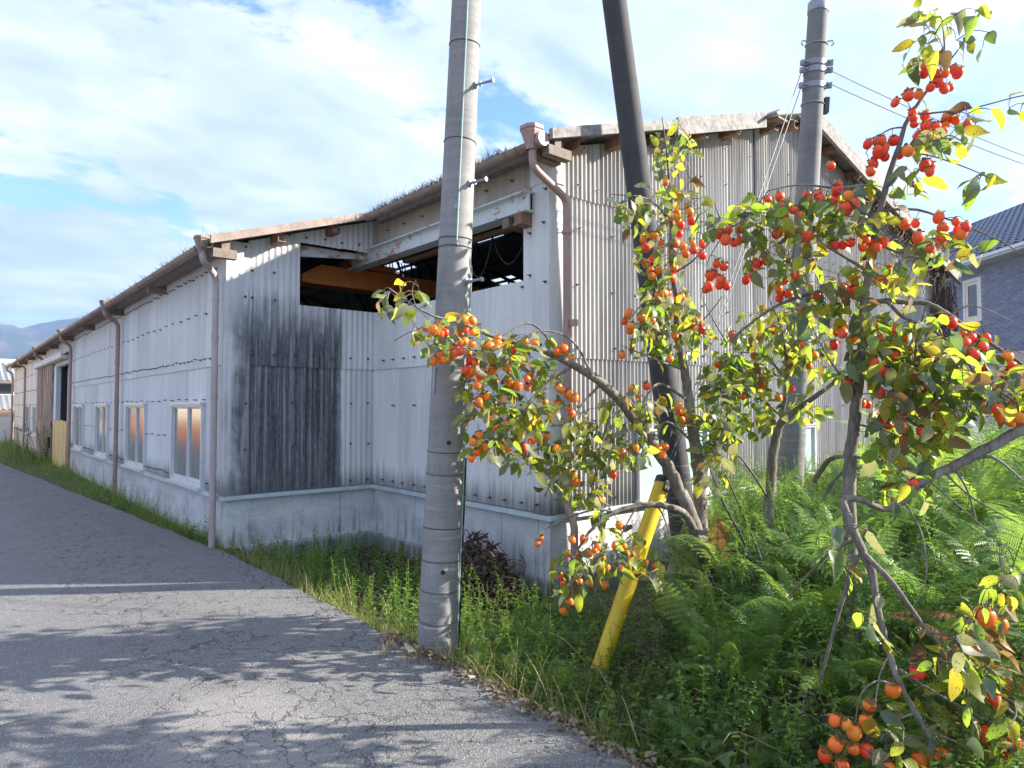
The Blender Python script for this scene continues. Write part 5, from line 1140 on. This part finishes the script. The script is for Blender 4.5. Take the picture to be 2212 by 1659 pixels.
while len(pts) < 1500:                               # weeds in the corner yard and round the pole
    x = random.uniform(2.40, 4.6); y = random.uniform(2.2, 8.0)
    if not free(x, y): continue
    e = x-edge_x(y); u, v, d = bearing(x, y)
    if u > 1480 or (1180 < u and random.random() < .6): continue
    pile = math.exp(-((x-3.95)**2/.25+(y-7.0)**2/.5)); pile2 = math.exp(-((x-4.1)**2/.1+(y-5.2)**2/.25))
    if random.random() < .8*(pile+pile2): continue
    if x > 3.2 and y > 5 and random.random() < .35: continue
    pts.append((x, y, yard_z(x, y)-.02, random.uniform(.35, 1.05)*(.55 if e < .18 else 1.0)))
scatter('weeds', HERB, pts, MAT['weed'])['label'] = 'leafy green weeds filling the low yard between road edge and walls'
pts = []
while len(pts) < 3300:                               # broad-leaved growth inside the fern thicket
    x = random.uniform(2.46, 8.6); y = random.uniform(-1.2, 4.1); u, v, d = bearing(x, y, .2)
    if d < 1.7 or u < 1120 or u > 2400 or not free(x, y): continue
    h = tall(x, y); e = x-2.46; pts.append((x, y, yard_z(x, y)+random.uniform(-.02, max(.0, h*.62)), random.uniform(.55, 1.15)*(.6 if e < .15 else 1)*(.5 if u < 1420 else 1)))
scatter('thicket', HERB[:4], pts, MAT['weed_dark'])['label'] = 'dark leafy growth filling the thicket beneath the ferns'
pts = []
while len(pts) < 1250:                               # sunlit small-leaved shoots on top of the thicket
    x = random.uniform(2.55, 8.0); y = random.uniform(-1.0, 4.1); u, v, d = bearing(x, y, .5)
    if d < 2.0 or u < 1440 or u > 2400: continue
    h = tall(x, y); pts.append((x, y, yard_z(x, y)+h*random.uniform(.45, .92), random.uniform(.4, .85)))
scatter('thicket_shoots', [HERB[1], HERB[2], HERB[4]], pts, MAT['weed'])['label'] = 'bright small-leaved shoots on top of the thicket'
def blade(h, lean, w_=.006):
    mb = MB(); n = 4
    for i in range(n+1):
        t = i/n; mb.v += [(-w_*(1-t)*.5-.0004, lean*t*t*h, h*(t-.25*lean*t*t)), (w_*(1-t)*.5+.0004, lean*t*t*h, h*(t-.25*lean*t*t))]
    mb.f = [(2*i, 2*i+1, 2*i+3, 2*i+2) for i in range(n)]; return mb
BL = [blade(.22, .5), blade(.16, .9), blade(.28, .35, .005), blade(.12, 1.2)]
pts = []
for _ in range(15000):                               # verge along the long wall
    y = 7.8+random.random()**1.6*31; x = random.uniform(edge_x(y)-.06, X0-.02); q = (x-edge_x(y))/(X0-edge_x(y)+.05)
    pts.append((x, y, yard_z(max(x, edge_x(y)+.001), y)-.01, random.uniform(.5, 1.3)*(.45+.75*min(1, max(0, q)))*.72*(1+.5*hnoise(x, y, 1.1))*(1+.02*(y-8))))
scatter('verge_grass', BL, pts, MAT['grass'])['label'] = 'rough grass growing along the foot of the long wall'
pts = []
for _ in range(420):
    y = 8.3+random.random()**1.3*26; x = random.uniform(edge_x(y)+.05, X0-.06)
    if x > X0-.05: continue
    pts.append((x, y, -.05, random.uniform(.35, .9)*(1+.6*max(0, hnoise(x, y, .9)))))
scatter('verge_weeds', HERB, pts, MAT['weed'])['label'] = 'leafy weeds in the verge of the long wall'
pts = []
for _ in range(4200):                                # grass fringe on the road edge
    y = random.uniform(1.2, 8.0); x = edge_x(y)+random.gauss(.10, .10)
    if not free(x, y) : continue
    pts.append((x, y, yard_z(x, y)-.01, random.uniform(.25, .75)))
scatter('edge_grass', BL, pts, MAT['grass'])['label'] = 'thin grass fringe along the road edge'
pts = []
for _ in range(900):
    y = random.uniform(2.2, 7.6); x = edge_x(y)+random.gauss(.08, .09)
    if free(x, y): pts.append((x, y, yard_z(x, y)-.01, random.uniform(.5, 1.5)))
for (cx, cy) in ((2.22, 3.86), (2.30, 3.7)):
    for _ in range(26): pts.append((cx+random.gauss(0, .03), cy+random.gauss(0, .03), -.005, random.uniform(.4, .8)))
scatter('dry_grass', BL, pts, MAT['straw'])['label'] = 'dry straw-coloured grass stalks at the road edge'
# named weed plants that stand out
def plant(name, label, cat, x, y, z, tm_, sc, mat, group=None, n=1, sp=.05):
    mb = MB()
    for k in range(n):
        m = Matrix(xf((x+random.gauss(0, sp), y+random.gauss(0, sp), z), (random.gauss(0, .2), random.gauss(0, .2), random.uniform(0, 6.28)), sc*random.uniform(.75, 1.15)).tolist()); t_ = tm_[k % len(tm_)]; mb.add([m @ Vector(q) for q in t_.v], t_.f)
    o = link(name, mb.mesh(name, False), mat); o.data.polygons.foreach_set('use_smooth', [True]*len(o.data.polygons)); tag(o, label, cat, group)
plant('leafy_weed', 'bright green leafy weed at the road edge below the sooty wall corner', 'weed', 2.62, 7.15, -.1, [HERB[0], HERB[3]], 1.15, MAT['weed'], None, 4)
plant('leafy_weed', 'pale leafy weed shoots right beside the near utility pole', 'weed', 2.95, 4.75, -.2, [HERB[4], HERB[0]], 1.2, MAT['weed'], None, 5, .08)
plant('doorway_shrub', 'dark green shrub growing in front of the brown sliding door', 'shrub', 2.05, 24.0, -.05, [HERB[4], HERB[2]], 2.3, MAT['weed_dark'], None, 26, .38)
bl = [herb(31, .30, 11, .11, .62), herb(32, .24, 9, .12, .6)]
for i, (u, v, d) in enumerate(((1500, 1600, 2.75), (1610, 1570, 2.75), (1440, 1560, 3.0), (1690, 1620, 2.5))):
    p = at(u, v, d); plant('broadleaf_plant', ['broad-leaved green plant low at the road edge in the front', 'broad-leaved plant under the ferns left of the hanging boughs', 'broad-leaved plant nearest the bend of the asphalt edge', 'broad-leaved plant at the bottom edge below the fern thicket'][i], 'plant', max(2.5, p.x), p.y, yard_z(max(2.5, p.x), p.y)-.02, bl, .85, MAT['weed_dark'], None, 4, .09)
# loose twigs and vines through the thicket
mb = MB()
for _ in range(150):
    x = random.uniform(2.55, 6.0); y = random.uniform(0, 3.9); u, v, d = bearing(x, y)
    if d < 2 or u < 1300: continue
    h = tall(x, y); a = random.uniform(0, 6.28); p = Vector((x, y, yard_z(x, y)+random.uniform(0, h*.6))); dv = Vector((math.cos(a), math.sin(a), random.uniform(.1, 1.3))).normalized()*random.uniform(.3, .8)
    mb.tube(catmull([p, p+dv*.5+Vector((random.gauss(0, .05), random.gauss(0, .05), 0)), p+dv+Vector((0, 0, -.08))], 3), [.004, .004, .0035, .003, .0025, .002, .0015], 4, False)
stuff(link('loose_twigs', mb.mesh('loose_twigs'), MAT['bark_dark']))['label'] = 'thin dead twigs poking through the thicket'
mb = MB()
for _ in range(170):
    x = random.uniform(2.55, 5.5); y = random.uniform(.3, 3.9); u, v, d = bearing(x, y)
    if d < 2 or u < 1250: continue
    h = tall(x, y); a = random.uniform(0, 6.28); p = Vector((x, y, yard_z(x, y)+h*random.uniform(.3, .8))); dv = Vector((math.cos(a), math.sin(a), random.uniform(-.2, 1.0))).normalized()*random.uniform(.2, .55)
    mb.tube(catmull([p, p+dv*.5+Vector((random.gauss(0, .06), random.gauss(0, .06), .04)), p+dv+Vector((0, 0, -.06))], 3), [.0032, .003, .003, .0025, .002, .0018, .0012], 4, False)
stuff(link('dry_stalks', mb.mesh('dry_stalks'), MAT['straw']))['label'] = 'pale dry stalks tangled through the thicket'
# heap of dead vines by the foundation corner
HPX = thing('dead_vine_heap', 'heap of dark brown dead vines piled against the foundation behind the pole', 'plant heap', (4.0, 5.25, -.25))
tv, tf = tmpl(.06, .55, .6, .9); ms = []; tb = MB()
for _ in range(2300):
    a = random.uniform(0, 6.28); q = math.sqrt(random.random()); x = 4.02+.33*q*math.cos(a); y = 5.25+.62*q*math.sin(a); hh = .55*(1-q*q)**.7*(1+.25*hnoise(x*4, y*4))
    ms.append(xf((min(x, 4.38), y, -.27+hh*random.random()**.5), (random.uniform(0, 6), random.uniform(0, 6), random.uniform(0, 6)), random.uniform(.5, 1.3)))
stuff(link('dead_leaves', cloud_mesh('dead_leaves', tv, tf, ms), MAT['dead_vine'], HPX))
for _ in range(190):
    a = random.uniform(0, 6.28); q = math.sqrt(random.random()); p = Vector((4.0+.33*q*math.cos(a), 5.25+.6*q*math.sin(a), -.25+.5*(1-q*q)*random.random())); L = [p]
    for k in range(4): p = p+Vector((random.gauss(0, .07), random.gauss(0, .10), random.gauss(.01, .06))); L.append(Vector((min(p.x, 4.38), p.y, max(-.28, p.z))))
    tb.tube(catmull(L, 2), .004, 4, False)
stuff(part('stems', tb, MAT['dead_vine'], HPX))
ms = [xf((random.gauss(3.95, .22), random.gauss(7.1, .35), -.25+random.uniform(0, .05)), (random.gauss(0, .5), random.gauss(0, .5), random.uniform(0, 6)), random.uniform(.5, 1.2)) for _ in range(900)]
ms = [m for m in ms if m[0, 3] < 4.37 and m[1, 3] < 7.95]
stuff(link('leaf_pile', cloud_mesh('leaf_pile', tv, tf, ms), MAT['dead_vine']))['label'] = 'brown dead leaves drifted into the inner corner of the walls'
# leaf litter on the asphalt edge
tv, tf = tmpl(.07, .5, .5, .5); ms = []
for _ in range(1500):
    y = random.uniform(1.0, 4.2); x = edge_x(y)+random.gauss(.06, .09)
    if x > 2.3: ms.append(xf((x, y, (yard_z(x, y) if x > edge_x(y)+.02 else 0)+.012), (random.gauss(0, .45), random.gauss(0, .45), random.uniform(0, 6.28)), random.uniform(.3, .95)))
stuff(link('leaf_litter', cloud_mesh('leaf_litter', tv, tf, ms), MAT['litter']))['label'] = 'dry brown leaf litter along the asphalt edge'
pb = MB().obox((0, 0, 0), (.009, .002, 0), (-.001, .007, .001), (0, .001, .005)); ms = []
for _ in range(800):
    y = random.uniform(.8, 8); x = edge_x(y)-abs(random.gauss(0, .16)); ms.append(xf((x, y, road_z(x, y)+.003), (random.gauss(0, .4), random.gauss(0, .4), random.uniform(0, 6.28)), random.uniform(.2, .7)))
stuff(link('grit', cloud_mesh('grit', pb.v, pb.f, ms), MAT['asphalt']))['label'] = 'loose grit along the crumbling asphalt edge'
lm = LEAFV[3].mesh('fallen_leaf'); lm.materials.append(simple('fallen_leaf_pale', (.45, .42, .30), .8, .3, 40))
lg = LEAFV[1].mesh('fallen_leaf'); lg.materials.append(LEAFSETS[False][2])
for k, (u, v, d, s) in enumerate(((898, 1409, 4.33, .09), (1026, 1462, 3.93, .09))):
    p = at(u, v, d); p.z = road_z(p.x, p.y)+.026
    tag(link('fallen_leaf', lm, None, None, Matrix.Translation(p) @ Matrix.Rotation(k*1.3+.4, 4, 'Z') @ Matrix.Rotation(math.pi, 4, 'Y') @ Matrix.Scale(s, 4)), ['pale dry leaf lying on the asphalt just left of the pole foot', 'pale dry leaf beside a sprig of green leaves on the asphalt'][k], 'leaf')
p = at(1056, 1466, 3.9); p.z = road_z(p.x, p.y)+.02; SPG = thing('fallen_sprig', 'fallen sprig of small green leaves lying on the asphalt edge', 'sprig', tuple(p))
part('stem', MB().tube([p-RT*.07, p+Vector((0, 0, .01)), p+RT*.07], .003, 5), MAT['bark_dark'], SPG)
for k in range(6): link('leaf', lg, None, SPG, mx_dir(p+RT*(-.06+.024*k), RT*.4+FH*(.8 if k % 2 else -.8), (0, 0, 1), .05))
# moss and weeds on the roof edge
tv = np.array(blade(.10, .7, .010).v); tf = blade(.10, .7, .010).f; ms = []
for _ in range(5200):
    y = RA+.1+random.random()**1.5*30; x = 2.24+abs(random.gauss(0, .16)); ms.append(xf((x, y, zr(x)+.0), (random.gauss(0, .5), random.gauss(0, .5), random.uniform(0, 6.28)), random.uniform(.4, 1.25)*(1+.35*hnoise(x, y, 2))))
for _ in range(2600):
    y = random.uniform(5.0, RA); x = 4.14+abs(random.gauss(0, .14)); ms.append(xf((x, y, zr(x)), (random.gauss(0, .5), random.gauss(0, .5), random.uniform(0, 6.28)), random.uniform(.4, 1.2)))
stuff(link('roof_moss', cloud_mesh('roof_moss', tv, tf, ms), MAT['moss']))['label'] = 'moss and short dry grass growing along the old roof eaves'
mb = MB()
for (x, y) in ((2.3, 8.3), (2.28, 8.6), (4.2, 5.3), (4.2, 5.5), (4.25, 7.2), (4.2, 7.5), (2.3, 10.2), (2.3, 14.2)):
    for k in range(4):
        p = Vector((x+random.gauss(0, .04), y+random.gauss(0, .06), zr(x))); t_ = p+Vector((random.gauss(0, .08), random.gauss(0, .08), random.uniform(.12, .32))); mb.tube([p, p.lerp(t_, .5)+Vector((random.gauss(0, .015), 0, 0)), t_], [.003, .0022, .001], 4, False)
stuff(link('roof_weeds', mb.mesh('roof_weeds'), MAT['straw']))['label'] = 'thin dry weed stalks standing on the roof edge'
# withered creeper on the gable end and verge
VN = thing('withered_creeper', 'withered leafless creeper hanging on the right end of the gable', 'creeper', (14.9, 4.55, 0))
tb = MB()
for k in range(120):
    x = 14.75+abs(random.gauss(0, .35)); z0_ = zt(min(15.2, x))+random.uniform(-.5, .05); p = Vector((min(x, 15.6), 4.45+random.gauss(0, .06), z0_)); L = [p]
    for j in range(6): p = p+Vector((random.gauss(0, .12), random.gauss(0, .03), -random.uniform(.1, .85)*(1 if k % 3 else .35))); L.append(Vector((p.x, min(4.56, p.y), max(-.25, p.z))))
    tb.tube(catmull(L, 2), .007, 4, False)
for k in range(110):
    x = random.uniform(10.6, 14.8); p = Vector((x, 4.40+random.gauss(0, .05), zt(x)-random.uniform(0, .35))); L = [p]
    for j in range(4): p = p+Vector((random.gauss(0, .18), random.gauss(0, .04), random.gauss(-.06, .12))); L.append(Vector((p.x, min(4.55, p.y), p.z)))
    tb.tube(catmull(L, 2), .006, 4, False)
stuff(part('stems', tb, MAT['dead_vine'], VN))
# unseen orange hedge, added for the warm band mirrored in the windows
tv, tf = tmpl(.14, .6); ms = []
for _ in range(9000):
    y = random.uniform(20, 56); x = random.gauss(-3.7, .35); ms.append(xf((x, y, random.uniform(0, .95+.15*hnoise(x, y))), (random.uniform(0, 6), random.uniform(0, 6), random.uniform(0, 6)), random.uniform(.6, 1.3)))
o = link('reflection_hedge', cloud_mesh('reflection_hedge', tv, tf, ms), hm); tag(o, 'unseen orange hedge across the lane, added for the reflections in the long wall windows', 'hedge')

# ================================================================== air
hz = link('haze', MB().box(-5200, 5200, -5200, 5200, -1.6, 560).mesh('haze')); stuff(hz)
m, t = M('haze_air'); v_ = t.n('ShaderNodeVolumePrincipled', {'Color': (.36, .60, 1.0), 'Density': .00021, 'Anisotropy': .25}); t.n('ShaderNodeOutputMaterial', {'Volume': v_}); hz.data.materials.append(m)
hz['label'] = 'pale blue air over the far hills'
